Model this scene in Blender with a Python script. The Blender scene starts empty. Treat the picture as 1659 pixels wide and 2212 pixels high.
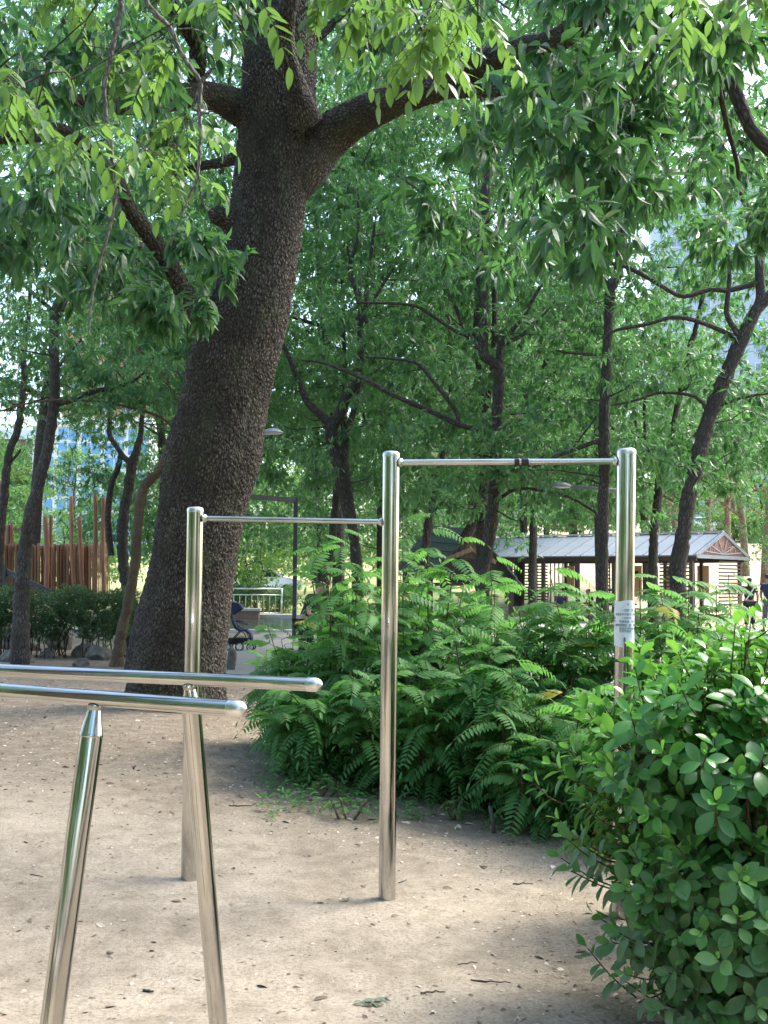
import bpy, bmesh, math, random
import numpy as np
from mathutils import Vector, Matrix, Euler
R_ = math.radians
rnd = random.Random(7)
rng = np.random.default_rng(7)
sc = bpy.context.scene
# ------------------------------------------------------------------ camera, sky, sun, exposure
F = 2300.0; CX, CY = 829.5, 1106.0; EYE = 1.65
cam_data = bpy.data.cameras.new("camera"); cam = bpy.data.objects.new("camera", cam_data)
sc.collection.objects.link(cam); sc.camera = cam
cam_data.sensor_fit = 'VERTICAL'; cam_data.sensor_height = 36.0; cam_data.sensor_width = 27.0
cam_data.lens = 36.0 * F / 2212.0
cam_data.clip_start = 0.05; cam_data.clip_end = 1500
PITCH = math.atan((1250 - 1106) / F); ROLL = R_(0.45)
CAMROT = Matrix.Rotation(R_(90) + PITCH, 4, 'X') @ Matrix.Rotation(ROLL, 4, 'Z')
cam.matrix_world = Matrix.Translation((0, 0, EYE)) @ CAMROT
sc.render.resolution_x = 768; sc.render.resolution_y = 1024
SUN_EL, SUN_AZ = R_(52), R_(62)      # azimuth measured from +Y towards +X
world = bpy.data.worlds.new("World"); sc.world = world; world.use_nodes = True
wn = world.node_tree.nodes; wl = world.node_tree.links
sky = wn.new('ShaderNodeTexSky'); sky.sky_type = 'NISHITA'; sky.sun_disc = False
sky.sun_elevation = SUN_EL; sky.sun_rotation = SUN_AZ
sky.air_density = 1.0; sky.dust_density = 3.0; sky.ozone_density = 1.0
wl.new(sky.outputs[0], wn['Background'].inputs[0]); wn['Background'].inputs[1].default_value = 0.15
sd = bpy.data.lights.new("sun", 'SUN'); sun = bpy.data.objects.new("sun", sd); sc.collection.objects.link(sun)
sd.energy = 1.5; sd.angle = R_(26); sd.color = (1.0, 0.96, 0.90)
sdir = Vector((math.sin(SUN_AZ) * math.cos(SUN_EL), math.cos(SUN_AZ) * math.cos(SUN_EL), math.sin(SUN_EL)))
sun.rotation_euler = sdir.to_track_quat('Z', 'Y').to_euler()
sc.view_settings.view_transform = 'Standard'; sc.view_settings.look = 'None'
sc.view_settings.exposure = 2.3; sc.view_settings.gamma = 1.0
cy = sc.cycles
cy.max_bounces = 7; cy.diffuse_bounces = 4; cy.glossy_bounces = 4; cy.transmission_bounces = 4
cy.transparent_max_bounces = 4; cy.sample_clamp_indirect = 6; cy.caustics_reflective = False; cy.caustics_refractive = False

def P(px, py, d):
    """the world point seen at photo coordinates (1659x2212 frame) at forward distance d"""
    v = CAMROT.to_3x3() @ Vector(((px - CX) / F, -(py - CY) / F, -1.0))
    return Vector((0, 0, EYE)) + v * (d / v.y)
def PXM(d): return F / d          # photo pixels per metre at distance d

def sstep(a, b, x):
    t = np.clip((x - a) / (b - a), 0, 1); return t * t * (3 - 2 * t)
def terrain(x, y):
    x = np.asarray(x, float); y = np.asarray(y, float)
    h = 0.21 * np.exp(-((x + 2.9) / 2.7) ** 2 - ((y - 11.8) / 6.5) ** 2)
    h = h + 0.12 * np.exp(-((x + 8) / 3.5) ** 2 - ((y - 17) / 5) ** 2)
    k = np.where(x > -2, 1.0, 0.0); k = 0.45 + 0.55 * sstep(-6, 8, x)
    far = np.where(y > 46, 0.3 + (y - 46) * 0.125, 0) 
    far = 0.3 * sstep(30, 46, y) * sstep(6, 11, x) + np.where(y > 46, (y - 46) * 0.12, 0) * k
    far = np.minimum(far, 7.0)
    return h + far
def T(x, y): return float(terrain(x, y))
def G(px, py):
    """ground point below a photo pixel (iterates on the terrain)"""
    d = 10.0
    for _ in range(40):
        p = P(px, py, d); z = T(p.x, p.y); q = P(px, py, 1.0)
        s = (EYE - z) / max(1e-4, (EYE - q.z)); d = 0.5 * d + 0.5 * min(150, s)
    p = P(px, py, d); return Vector((p.x, p.y, T(p.x, p.y)))

# ------------------------------------------------------------------ object helpers
def link(o, parent=None):
    sc.collection.objects.link(o)
    if parent is not None: o.parent = parent
    return o
def tag(o, label=None, cat=None, group=None, kind=None):
    if label: o['label'] = label
    if cat: o['category'] = cat
    if group: o['group'] = group
    if kind: o['kind'] = kind
    return o
def empty(name, loc=(0, 0, 0), rz=0.0, label=None, cat=None, group=None):
    o = bpy.data.objects.new(name, None); link(o); o.location = loc; o.rotation_euler = (0, 0, rz)
    o.empty_display_size = 0.2
    return tag(o, label, cat, group)
def raw_mesh(name, V, Q, mat=None, smooth=False, attrs=None, tris=None):
    V = np.asarray(V, np.float32).reshape(-1, 3); Q = np.asarray(Q, np.int32)
    me = bpy.data.meshes.new(name)
    k = Q.shape[1]
    me.vertices.add(len(V)); me.vertices.foreach_set('co', V.ravel())
    me.loops.add(Q.size); me.loops.foreach_set('vertex_index', Q.ravel())
    me.polygons.add(len(Q)); me.polygons.foreach_set('loop_start', np.arange(0, Q.size, k, dtype=np.int32))
    me.polygons.foreach_set('loop_total', np.full(len(Q), k, np.int32))
    me.polygons.foreach_set('use_smooth', np.full(len(Q), bool(smooth)))
    for an, av in (attrs or {}).items():
        av = np.asarray(av, np.float32)
        if av.ndim == 1:
            a = me.attributes.new(an, 'FLOAT', 'POINT'); a.data.foreach_set('value', av)
        else:
            a = me.attributes.new(an, 'FLOAT_VECTOR', 'POINT'); a.data.foreach_set('vector', av.ravel())
    me.update(calc_edges=True)
    if mat: me.materials.append(mat)
    return me
def obj(name, me, parent=None, **kw):
    o = bpy.data.objects.new(name, me); link(o, parent); return tag(o, **kw)

class MB:
    """collects boxes, tubes and polygons into one mesh (local coordinates)"""
    def __init__(s): s.V = []; s.F = []; s.sm = []
    def add(s, V, Fs, smooth=False, M=None):
        n = len(s.V)
        for v in V:
            v = Vector(v); s.V.append(M @ v if M is not None else v)
        for f in Fs: s.F.append([i + n for i in f]); s.sm.append(smooth)
        return s
    def box(s, c, sz, rz=0.0, M=None, rot=None):
        x, y, z = sz[0] / 2, sz[1] / 2, sz[2] / 2
        m = Matrix.Translation(c) @ (rot.to_4x4() if rot is not None else Matrix.Rotation(rz, 4, 'Z'))
        if M is not None: m = M @ m
        V = [(a, b, e) for a in (-x, x) for b in (-y, y) for e in (-z, z)]
        Fs = [(0, 1, 3, 2), (4, 6, 7, 5), (0, 4, 5, 1), (2, 3, 7, 6), (0, 2, 6, 4), (1, 5, 7, 3)]
        return s.add(V, Fs, False, m)
    def bar(s, a, b, w, h=None, up=(0, 0, 1)):
        a, b = Vector(a), Vector(b); d = (b - a); L = d.length; d.normalize(); h = h or w
        u = Vector(up)
        if abs(d.dot(u)) > 0.98: u = Vector((1, 0, 0))
        sx = d.cross(u).normalized(); uz = sx.cross(d).normalized()
        m = Matrix((sx, d, uz)).transposed()
        return s.box((a + b) / 2, (w, L, h), rot=m)
    def tube(s, pts, r, n=12, caps=True, smooth=True, closed=False):
        V, Q, _ = tube_arrays(pts, r if hasattr(r, '__len__') else [r] * len(pts), n, closed=closed)
        Fs = [tuple(q) for q in Q.tolist()]
        k = len(s.V); s.add(V.tolist(), Fs, smooth)
        if caps and not closed:
            m = len(V) // n
            s.F.append([k + i for i in range(n)][::-1]); s.sm.append(False)
            s.F.append([k + (m - 1) * n + i for i in range(n)]); s.sm.append(False)
        return s
    def lathe(s, prof, n=24, M=None, smooth=True):
        V = []; Fs = []
        for (r, z) in prof:
            for i in range(n): a = 2 * math.pi * i / n; V.append((r * math.cos(a), r * math.sin(a), z))
        for j in range(len(prof) - 1):
            for i in range(n):
                k = (i + 1) % n; Fs.append((j * n + i, j * n + k, (j + 1) * n + k, (j + 1) * n + i))
        return s.add(V, Fs, smooth, M)
    def build(s, name, mat, parent=None, **kw):
        me = bpy.data.meshes.new(name); me.from_pydata([tuple(v) for v in s.V], [], s.F)
        me.polygons.foreach_set('use_smooth', s.sm); me.update()
        if mat: me.materials.append(mat)
        return obj(name, me, parent, **kw)

def catmull(pts, n):
    """resample a polyline of k-vectors with n points by Catmull-Rom"""
    A = np.asarray(pts, float)
    if len(A) == 2: A = np.vstack([A[0], (A[0] + A[1]) / 2, A[1]])
    L = np.concatenate([[0], np.cumsum(np.linalg.norm(np.diff(A[:, :3], axis=0), axis=1))])
    u = np.linspace(0, L[-1], n); out = np.zeros((n, A.shape[1]))
    E = np.vstack([2 * A[0] - A[1], A, 2 * A[-1] - A[-2]])
    for i, x in enumerate(u):
        k = min(len(A) - 2, max(0, int(np.searchsorted(L, x, side='right') - 1)))
        t = (x - L[k]) / max(1e-9, L[k + 1] - L[k])
        p0, p1, p2, p3 = E[k], E[k + 1], E[k + 2], E[k + 3]
        out[i] = 0.5 * ((2 * p1) + (-p0 + p2) * t + (2 * p0 - 5 * p1 + 4 * p2 - p3) * t * t + (-p0 + 3 * p1 - 3 * p2 + p3) * t ** 3)
    return out
def tube_arrays(pts, radii, n=12, closed=False, disp=None):
    C = np.asarray([tuple(p) for p in pts], float); m = len(C); r = np.asarray(radii, float)
    Tn = np.zeros_like(C)
    if closed: Tn = np.roll(C, -1, 0) - np.roll(C, 1, 0)
    else: Tn[1:-1] = C[2:] - C[:-2]; Tn[0] = C[1] - C[0]; Tn[-1] = C[-1] - C[-2]
    Tn /= np.linalg.norm(Tn, axis=1)[:, None] + 1e-12
    up = np.array([0.0, 1.0, 0.0])
    if abs(Tn[0] @ up) > 0.9: up = np.array([1.0, 0, 0])
    N = np.zeros_like(C); v = up - Tn[0] * (up @ Tn[0]); N[0] = v / np.linalg.norm(v)
    for i in range(1, m):
        v = N[i - 1] - Tn[i] * (N[i - 1] @ Tn[i]); N[i] = v / (np.linalg.norm(v) + 1e-12)
    B = np.cross(Tn, N)
    a = np.arange(n) * 2 * math.pi / n
    L = np.concatenate([[0], np.cumsum(np.linalg.norm(np.diff(C, axis=0), axis=1))])
    rr = r[:, None] * np.ones((m, n))
    if disp is not None: rr = rr + disp(a, L, r)
    V = C[:, None, :] + rr[:, :, None] * (np.cos(a)[None, :, None] * N[:, None, :] + np.sin(a)[None, :, None] * B[:, None, :])
    bk = np.stack([np.cos(a)[None, :] * r[:, None], np.sin(a)[None, :] * r[:, None], np.repeat(L[:, None], n, 1)], -1)
    i = np.arange(m if closed else m - 1)[:, None]; j = np.arange(n)[None, :]; jn = (j + 1) % n; i2 = (i + 1) % m
    Q = np.stack([i * n + j, i * n + jn, i2 * n + jn, i2 * n + j], -1).reshape(-1, 4)
    return V.reshape(-1, 3), Q, bk.reshape(-1, 3)

# ------------------------------------------------------------------ numeric noise (geometry relief)
def hash2(i, j, s=0):
    h = (i.astype(np.int64) * 374761393 + j.astype(np.int64) * 668265263 + s * 982451653) & 0xffffffff
    h = ((h ^ (h >> 13)) * 1274126177) & 0xffffffff
    return ((h ^ (h >> 16)) & 0xffffff) / float(0xffffff)
def vnoise(x, y, s=0):
    i = np.floor(x); j = np.floor(y); fx = x - i; fy = y - j; fx = fx * fx * (3 - 2 * fx); fy = fy * fy * (3 - 2 * fy)
    return ((hash2(i, j, s) * (1 - fx) + hash2(i + 1, j, s) * fx) * (1 - fy) + (hash2(i, j + 1, s) * (1 - fx) + hash2(i + 1, j + 1, s) * fx) * fy)
def fbm(x, y, s=0, o=4):
    v = 0; a = 0.5
    for k in range(o): v = v + a * vnoise(x * 2 ** k, y * 2 ** k, s + k); a *= 0.5
    return v
def worley(x, y, s=0, wrap=None):
    """F2-F1 of a jittered grid; wrap = period in x"""
    i = np.floor(x); j = np.floor(y); f1 = np.full(x.shape, 9.0); f2 = np.full(x.shape, 9.0)
    for a in (-1, 0, 1):
        for b in (-1, 0, 1):
            ci = i + a; cj = j + b; w = np.mod(ci, wrap) if wrap else ci
            dx = ci + 0.5 + 1.0 * (hash2(w, cj, s) - .5) - x; dy = cj + 0.5 + 1.0 * (hash2(w, cj, s + 5) - .5) - y
            d = np.sqrt(dx * dx + dy * dy)
            f2 = np.minimum(f2, np.maximum(f1, d)); f1 = np.minimum(f1, d)
    return f2 - f1

# ------------------------------------------------------------------ materials
def newmat(name):
    m = bpy.data.materials.new(name); m.use_nodes = True
    nt = m.node_tree; b = nt.nodes['Principled BSDF']; return m, nt.nodes, nt.links, b
def noise(n, l, vec, scale, detail=4, rough=0.55, dist=0.0):
    t = n.new('ShaderNodeTexNoise'); t.inputs['Scale'].default_value = scale; t.inputs['Detail'].default_value = detail
    t.inputs['Roughness'].default_value = rough; t.inputs['Distortion'].default_value = dist
    if vec is not None: l.new(vec, t.inputs['Vector'])
    return t.outputs['Fac']
def ramp(n, l, fac, stops):
    r = n.new('ShaderNodeValToRGB'); e = r.color_ramp.elements
    while len(e) < len(stops): e.new(0.5)
    for k, (p, c) in enumerate(stops): e[k].position = p; e[k].color = (*c, 1) if len(c) == 3 else c
    l.new(fac, r.inputs[0]); return r.outputs[0]
def mixc(n, l, fac, a, b, mode='MIX'):
    m = n.new('ShaderNodeMix'); m.data_type = 'RGBA'; m.blend_type = mode
    if isinstance(fac, (int, float)): m.inputs[0].default_value = fac
    else: l.new(fac, m.inputs[0])
    for k, v in ((6, a), (7, b)):
        if isinstance(v, tuple): m.inputs[k].default_value = (*v, 1)
        else: l.new(v, m.inputs[k])
    return m.outputs[2]
def mth(n, l, op, a, b=None, clamp=False):
    m = n.new('ShaderNodeMath'); m.operation = op; m.use_clamp = clamp
    for k, v in ((0, a), (1, b)):
        if v is None: continue
        if isinstance(v, (int, float)): m.inputs[k].default_value = v
        else: l.new(v, m.inputs[k])
    return m.outputs[0]
def bump(n, l, b, h, strength=0.5, dist=0.01):
    u = n.new('ShaderNodeBump'); u.inputs['Strength'].default_value = strength; u.inputs['Distance'].default_value = dist
    l.new(h, u.inputs['Height']); l.new(u.outputs[0], b.inputs['Normal'])
def attr(n, name):
    a = n.new('ShaderNodeAttribute'); a.attribute_name = name; return a
def objco(n): return n.new('ShaderNodeTexCoord').outputs['Object']
def vmul(n, l, v, s):
    m = n.new('ShaderNodeVectorMath'); m.operation = 'MULTIPLY'; l.new(v, m.inputs[0]); m.inputs[1].default_value = s; return m.outputs[0]

def simple(name, col, rough=0.6, metal=0.0, var=0.15, scale=6.0, bmp=0.15, spec=0.5):
    m, n, l, b = newmat(name); co = objco(n)
    f = noise(n, l, co, scale, 5)
    c = tuple(max(0, x * (1 - var)) for x in col); e = tuple(min(1, x * (1 + var)) for x in col)
    l.new(ramp(n, l, f, [(0.3, c), (0.7, e)]), b.inputs['Base Color'])
    b.inputs['Roughness'].default_value = rough; b.inputs['Metallic'].default_value = metal
    b.inputs['Specular IOR Level'].default_value = spec
    if bmp: bump(n, l, b, noise(n, l, co, scale * 8, 4), bmp, 0.01)
    return m

def leafmat(name, dark, mid, light, rough=0.42, trans=0.35, tcol=(0.22, 0.42, 0.05), spec=0.5, old=None, dust=0.0):
    m, n, l, b = newmat(name)
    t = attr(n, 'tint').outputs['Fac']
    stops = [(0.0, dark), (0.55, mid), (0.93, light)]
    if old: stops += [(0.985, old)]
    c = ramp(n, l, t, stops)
    f = noise(n, l, objco(n), 1.3, 2)
    c = mixc(n, l, mth(n, l, 'MULTIPLY', f, 0.45), c, mid)
    if dust:
        g = noise(n, l, objco(n), 60, 3); du = attr(n, 'dust').outputs['Fac']
        fac = mth(n, l, 'MULTIPLY', mth(n, l, 'MULTIPLY', g, du), dust * 1.1, True)
        c = mixc(n, l, fac, c, (.24, .29, .20))
        l.new(mth(n, l, 'ADD', mth(n, l, 'MULTIPLY', fac, 0.6), rough, True), b.inputs['Roughness'])
    else: b.inputs['Roughness'].default_value = rough
    l.new(c, b.inputs['Base Color']); b.inputs['Specular IOR Level'].default_value = spec
    tr = n.new('ShaderNodeBsdfTranslucent'); l.new(mixc(n, l, 0.5, c, tcol), tr.inputs[0])
    mx = n.new('ShaderNodeMixShader'); mx.inputs[0].default_value = trans
    l.new(b.outputs[0], mx.inputs[1]); l.new(tr.outputs[0], mx.inputs[2]); l.new(mx.outputs[0], n['Material Output'].inputs[0])
    return m

M_ = {}
M_['leaf_oak'] = leafmat('oak_leaf', (.022, .070, .028), (.056, .158, .050), (.12, .26, .07), trans=.45, spec=.8, tcol=(.18, .48, .10))
M_['leaf_dark'] = leafmat('chestnut_leaf', (.022, .072, .030), (.044, .128, .046), (.085, .19, .055), rough=.42, trans=.42, tcol=(.16, .40, .08), spec=.6)
M_['leaf_bright'] = leafmat('compound_leaf', (.035, .10, .03), (.065, .165, .04), (.10, .22, .05), trans=.48, tcol=(.26, .46, .07), rough=.45)
M_['leaf_sun'] = leafmat('sunlit_leaf', (.05, .13, .03), (.09, .21, .045), (.15, .30, .06), trans=.45)  # sunlight on far foliage painted in as lighter greens
M_['leaf_pine'] = leafmat('pine_needles', (.03, .075, .05), (.06, .13, .08), (.11, .19, .11), trans=.3)
M_['leaf_sumac'] = leafmat('feathery_leaf', (.042, .13, .040), (.088, .24, .062), (.165, .35, .08), trans=.48, tcol=(.2, .5, .08), rough=.62, spec=.35, old=(.45, .33, .03))
M_['leaf_hedge'] = leafmat('hedge_leaf', (.012, .042, .016), (.026, .082, .028), (.06, .15, .045), trans=.25, rough=.3)
M_['leaf_glossy'] = leafmat('glossy_leaf', (.036, .15, .030), (.075, .26, .050), (.22, .47, .065), trans=.38, rough=.27, tcol=(.22, .5, .05), spec=.4, dust=1.0)

def barkmat(name, c0, c1, c2, su=26.0, sv=13.0, bs=0.9):
    m, n, l, b = newmat(name)
    bk = attr(n, 'bk').outputs['Vector']
    jit = n.new('ShaderNodeTexNoise'); jit.inputs['Scale'].default_value = 9; l.new(bk, jit.inputs['Vector'])
    add = n.new('ShaderNodeVectorMath'); add.operation = 'ADD'
    l.new(bk, add.inputs[0]); l.new(vmul(n, l, jit.outputs['Color'], (.03, .03, .06)), add.inputs[1])
    v = n.new('ShaderNodeTexVoronoi'); v.feature = 'DISTANCE_TO_EDGE'; v.inputs['Scale'].default_value = 1
    l.new(vmul(n, l, add.outputs[0], (su, su, sv)), v.inputs['Vector'])
    e = mth(n, l, 'MULTIPLY', v.outputs['Distance'], 3.0, True)
    fine = noise(n, l, vmul(n, l, bk, (60, 60, 22)), 1.0, 5, .65)
    big = noise(n, l, bk, 1.6, 3)
    col = ramp(n, l, mth(n, l, 'ADD', mth(n, l, 'MULTIPLY', e, .40), mth(n, l, 'MULTIPLY', fine, .62)), [(.30, c0), (.52, c1), (.78, c2)])
    col = mixc(n, l, ramp(n, l, big, [(.42, (0, 0, 0)), (.62, (.75, .75, .75))]), col, tuple(x * .5 for x in c1))
    mo = noise(n, l, vmul(n, l, bk, (1, 1, .6)), 4.5, 5, .7)
    col = mixc(n, l, ramp(n, l, mo, [(.50, (0, 0, 0)), (.68, (.55, .55, .55))]), col, (c1[0] * .85, c1[1] * 1.25, c1[2] * .75))
    l.new(col, b.inputs['Base Color']); b.inputs['Roughness'].default_value = .85; b.inputs['Specular IOR Level'].default_value = .25
    h = mth(n, l, 'ADD', mth(n, l, 'MULTIPLY', e, .7), mth(n, l, 'MULTIPLY', fine, .5))
    bump(n, l, b, h, bs, .02)
    return m
M_['bark_big'] = barkmat('rough_blocky_bark', (.022, .017, .0145), (.078, .065, .052), (.18, .156, .132), 36, 17, .85)
M_['bark'] = barkmat('oak_bark', (.026, .022, .019), (.076, .064, .055), (.15, .132, .115), 34, 9, .8)
M_['bark_pale'] = barkmat('pale_pine_bark', (.08, .05, .035), (.24, .17, .125), (.40, .31, .25), 16, 7, .6)
M_['bark_grey'] = barkmat('grey_twig_bark', (.06, .055, .045), (.16, .15, .13), (.30, .28, .25), 60, 20, .5)
M_['stem'] = barkmat('shrub_stem', (.05, .035, .022), (.13, .09, .055), (.22, .16, .10), 60, 30, .4)

def chrome():
    m, n, l, b = newmat('polished_stainless_steel')
    co = objco(n)
    b.inputs['Metallic'].default_value = 1.0
    streak = noise(n, l, vmul(n, l, attr(n, 'bk').outputs['Vector'], (160, 160, 1.2)), 1.0, 3)
    smud = noise(n, l, co, 5.0, 5)
    l.new(ramp(n, l, smud, [(.3, (.44, .435, .42)), (.7, (.58, .575, .56))]), b.inputs['Base Color'])
    l.new(mth(n, l, 'ADD', mth(n, l, 'MULTIPLY', smud, .10), .03), b.inputs['Roughness'])
    bump(n, l, b, streak, .09, .004)
    return m
M_['steel'] = chrome()
M_['weld'] = simple('brushed_weld_steel', (.42, .41, .39), .35, 1.0, .25, 40, .2)
M_['cap'] = simple('brushed_cap_steel', (.66, .66, .65), .3, 1.0, .12, 30, .06)
M_['black'] = simple('black_plastic', (.014, .014, .016), .45, 0, .2, 20, .1)
M_['darkmetal'] = simple('dark_painted_metal', (.045, .05, .055), .5, 0, .15, 8, .05)
M_['greymetal'] = simple('grey_painted_metal', (.20, .22, .23), .45, .3, .12, 6, .05)
M_['lampglass'] = simple('milky_lamp_glass', (.6, .62, .62), .3, 0, .05, 6, 0)
M_['paper'] = simple('weathered_paper', (.78, .81, .84), .7, 0, .10, 25, .15)
M_['ink'] = simple('dark_ink', (.03, .04, .08), .7, 0, .1, 6, 0)
M_['brownwood'] = simple('dark_brown_stained_wood', (.050, .034, .028), .6, 0, .25, 5, .2)
M_['tanpanel'] = simple('pale_plywood', (.62, .43, .25), .6, 0, .08, 3, .05)
M_['metalroof'] = simple('grey_metal_roofing', (.19, .225, .26), .5, .1, .08, 1.5, .02)
M_['redplank'] = simple('reddish_plank', (.23, .13, .11), .7, 0, .2, 6, .2)
M_['greyornament'] = simple('grey_cut_metal', (.33, .30, .30), .6, 0, .1, 6, .05)
M_['stone'] = simple('grey_stone', (.13, .12, .10), .9, 0, .5, 6, 1.0)
M_['granite'] = simple('pale_granite', (.48, .46, .43), .7, 0, .12, 12, .15)
M_['skin'] = simple('skin', (.42, .24, .17), .55, 0, .06, 8, 0)
M_['hair'] = simple('black_hair', (.012, .010, .010), .4, 0, .3, 30, .3)
M_['darkcloth'] = simple('black_fabric', (.016, .017, .020), .85, 0, .2, 14, .3)
M_['navycloth'] = simple('navy_fabric', (.022, .032, .075), .85, 0, .2, 14, .3)
M_['greycloth'] = simple('grey_fabric', (.13, .13, .14), .85, 0, .2, 14, .3)
M_['whitecloth'] = simple('white_fabric', (.65, .67, .70), .8, 0, .05, 14, .2)
M_['rubber'] = simple('dark_rubber', (.02, .02, .02), .8, 0, .1, 20, .1)
M_['whiteplastic'] = simple('pale_plastic', (.6, .6, .58), .4, 0, .05, 20, 0)
M_['carwhite'] = simple('white_car_paint', (.68, .70, .72), .25, 0, .03, 3, 0)
M_['carsilver'] = simple('silver_car_paint', (.42, .44, .46), .25, .4, .03, 3, 0)
M_['cardark'] = simple('dark_car_paint', (.04, .045, .06), .25, 0, .03, 3, 0)
M_['carglass'] = simple('dark_car_glass', (.02, .03, .035), .08, 0, .03, 3, 0, .8)
M_['towerwall'] = simple('pale_blue_grey_cladding', (.33, .42, .52), .6, 0, .04, .1, 0)
M_['towerglass'] = simple('pale_window_glass', (.17, .27, .38), .15, 0, .2, .2, 0, .8)
M_['blueglass'] = simple('blue_window_glass', (.07, .25, .55), .15, 0, .25, .25, 0, .8)
M_['whitewall'] = simple('white_cladding', (.62, .66, .70), .6, 0, .05, .2, 0)
M_['maroon'] = simple('maroon_cladding', (.20, .10, .10), .6, 0, .1, .5, 0)
M_['brickwall'] = simple('salmon_brick', (.42, .22, .16), .8, 0, .1, .5, 0)

def logwood(name, c0, c1):
    m, n, l, b = newmat(name); co = objco(n)
    g = noise(n, l, vmul(n, l, co, (18, 18, 1.5)), 1.0, 5, .6, .4)
    oi = n.new('ShaderNodeObjectInfo')
    c = ramp(n, l, g, [(.3, c0), (.7, c1)])
    h = n.new('ShaderNodeHueSaturation'); l.new(c, h.inputs['Color'])
    l.new(mth(n, l, 'ADD', mth(n, l, 'MULTIPLY', oi.outputs['Random'], .5), .75), h.inputs['Value'])
    l.new(h.outputs[0], b.inputs['Base Color']); b.inputs['Roughness'].default_value = .6
    bump(n, l, b, g, .4, .02)
    return m
M_['log'] = logwood('orange_stained_log', (.16, .072, .036), (.33, .155, .080))
M_['logslat'] = logwood('orange_stained_slat', (.22, .11, .05), (.38, .20, .10))
def roofwood():
    m, n, l, b = newmat('mossy_roof_boards'); co = objco(n)
    g = noise(n, l, vmul(n, l, co, (2, 20, 20)), 1.0, 5, .6)
    q = noise(n, l, co, 3, 4)
    c = mixc(n, l, q, ramp(n, l, g, [(.3, (.045, .055, .05)), (.7, (.13, .145, .13))]), (.05, .085, .06))
    l.new(c, b.inputs['Base Color']); b.inputs['Roughness'].default_value = .8; bump(n, l, b, g, .5, .02); return m
M_['roofwood'] = roofwood()
M_['plank'] = logwood('weathered_plank', (.16, .10, .06), (.36, .25, .16))

# ------------------------------------------------------------------ ground
def ground_material():
    m, n, l, b = newmat('trodden_sandy_soil'); co = objco(n)
    z = n.new('ShaderNodeSeparateXYZ'); l.new(attr(n, 'zone').outputs['Vector'], z.inputs[0])
    big = noise(n, l, co, .9, 5, .6, .3); med = noise(n, l, co, 7, 6, .65); fine = noise(n, l, co, 55, 6, .7); gr = noise(n, l, co, 190, 3, .7)
    sand = ramp(n, l, mth(n, l, 'ADD', mth(n, l, 'MULTIPLY', big, .5), mth(n, l, 'MULTIPLY', med, .5)),
                [(.36, (.21, .175, .125)), (.47, (.31, .262, .192)), (.58, (.415, .356, .268))])
    sand = mixc(n, l, ramp(n, l, fine, [(.40, (.55, .55, .55)), (.53, (0, 0, 0))]), sand, (.17, .135, .095))
    sand = mixc(n, l, ramp(n, l, gr, [(.60, (0, 0, 0)), (.72, (.3, .3, .3))]), sand, (.55, .48, .37))
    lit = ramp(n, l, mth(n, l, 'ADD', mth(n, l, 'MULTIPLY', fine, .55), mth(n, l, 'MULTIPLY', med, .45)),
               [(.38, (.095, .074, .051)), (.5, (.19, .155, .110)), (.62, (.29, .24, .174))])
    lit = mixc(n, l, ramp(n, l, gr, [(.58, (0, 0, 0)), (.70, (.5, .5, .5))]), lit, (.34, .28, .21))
    grass = ramp(n, l, mth(n, l, 'ADD', mth(n, l, 'MULTIPLY', big, .6), mth(n, l, 'MULTIPLY', fine, .4)),
                 [(.36, (.16, .20, .07)), (.5, (.32, .33, .14)), (.64, (.50, .45, .24))])
    dry = ramp(n, l, mth(n, l, 'ADD', mth(n, l, 'MULTIPLY', big, .6), mth(n, l, 'MULTIPLY', fine, .4)),
               [(.36, (.33, .26, .16)), (.64, (.62, .53, .38))])
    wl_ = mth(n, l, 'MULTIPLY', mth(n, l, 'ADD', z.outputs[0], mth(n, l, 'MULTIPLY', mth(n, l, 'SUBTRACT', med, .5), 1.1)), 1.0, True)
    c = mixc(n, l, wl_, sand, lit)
    c = mixc(n, l, z.outputs[1], c, grass); c = mixc(n, l, z.outputs[2], c, dry)
    l.new(c, b.inputs['Base Color']); b.inputs['Roughness'].default_value = .95; b.inputs['Specular IOR Level'].default_value = .2
    h = mth(n, l, 'ADD', mth(n, l, 'MULTIPLY', fine, .7), mth(n, l, 'ADD', mth(n, l, 'MULTIPLY', gr, .3), mth(n, l, 'MULTIPLY', med, .8)))
    bump(n, l, b, h, .55, .025)
    return m
def axis(lo, hi, c, near, step, grow):
    out = [c]
    for sgn, lim in ((1, hi), (-1, lo)):
        x = c; s = step; acc = []
        while (x < lim if sgn > 0 else x > lim):
            if abs(x - c) > near: s *= grow
            x += sgn * s; acc.append(x)
        out = out + acc if sgn > 0 else acc[::-1] + out
    return np.array(out)
def litter_shade_weight(x, y):
    """how much leaf litter and painted-in shade darkens the soil (under the big tree, in front of the shrubs, by the bush)"""
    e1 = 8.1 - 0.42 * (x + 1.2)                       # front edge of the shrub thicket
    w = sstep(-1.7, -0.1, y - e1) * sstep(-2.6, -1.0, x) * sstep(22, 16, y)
    w = np.maximum(w, 1.0 * sstep(6.3, 9.3, y) * sstep(34, 26, y) * sstep(0.5, -1, x))  # litter brown also paints in the shade under canopy and shrubs
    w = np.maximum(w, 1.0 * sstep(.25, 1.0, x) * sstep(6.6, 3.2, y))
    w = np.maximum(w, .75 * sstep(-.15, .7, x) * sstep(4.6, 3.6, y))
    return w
GX = axis(-260, 260, 0, 3.2, .045, 1.03); GY = axis(-120, 420, 7, 5.0, .05, 1.025)
X, Y = np.meshgrid(GX, GY)
nearw = np.exp(-(np.hypot(X, Y - 6) / 14) ** 2)
Z = terrain(X, Y) + nearw * (.05 * (fbm(X * .7, Y * .7, 3) - .47) + .036 * (fbm(X * 4, Y * 4, 9) - .47)) - .012
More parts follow.
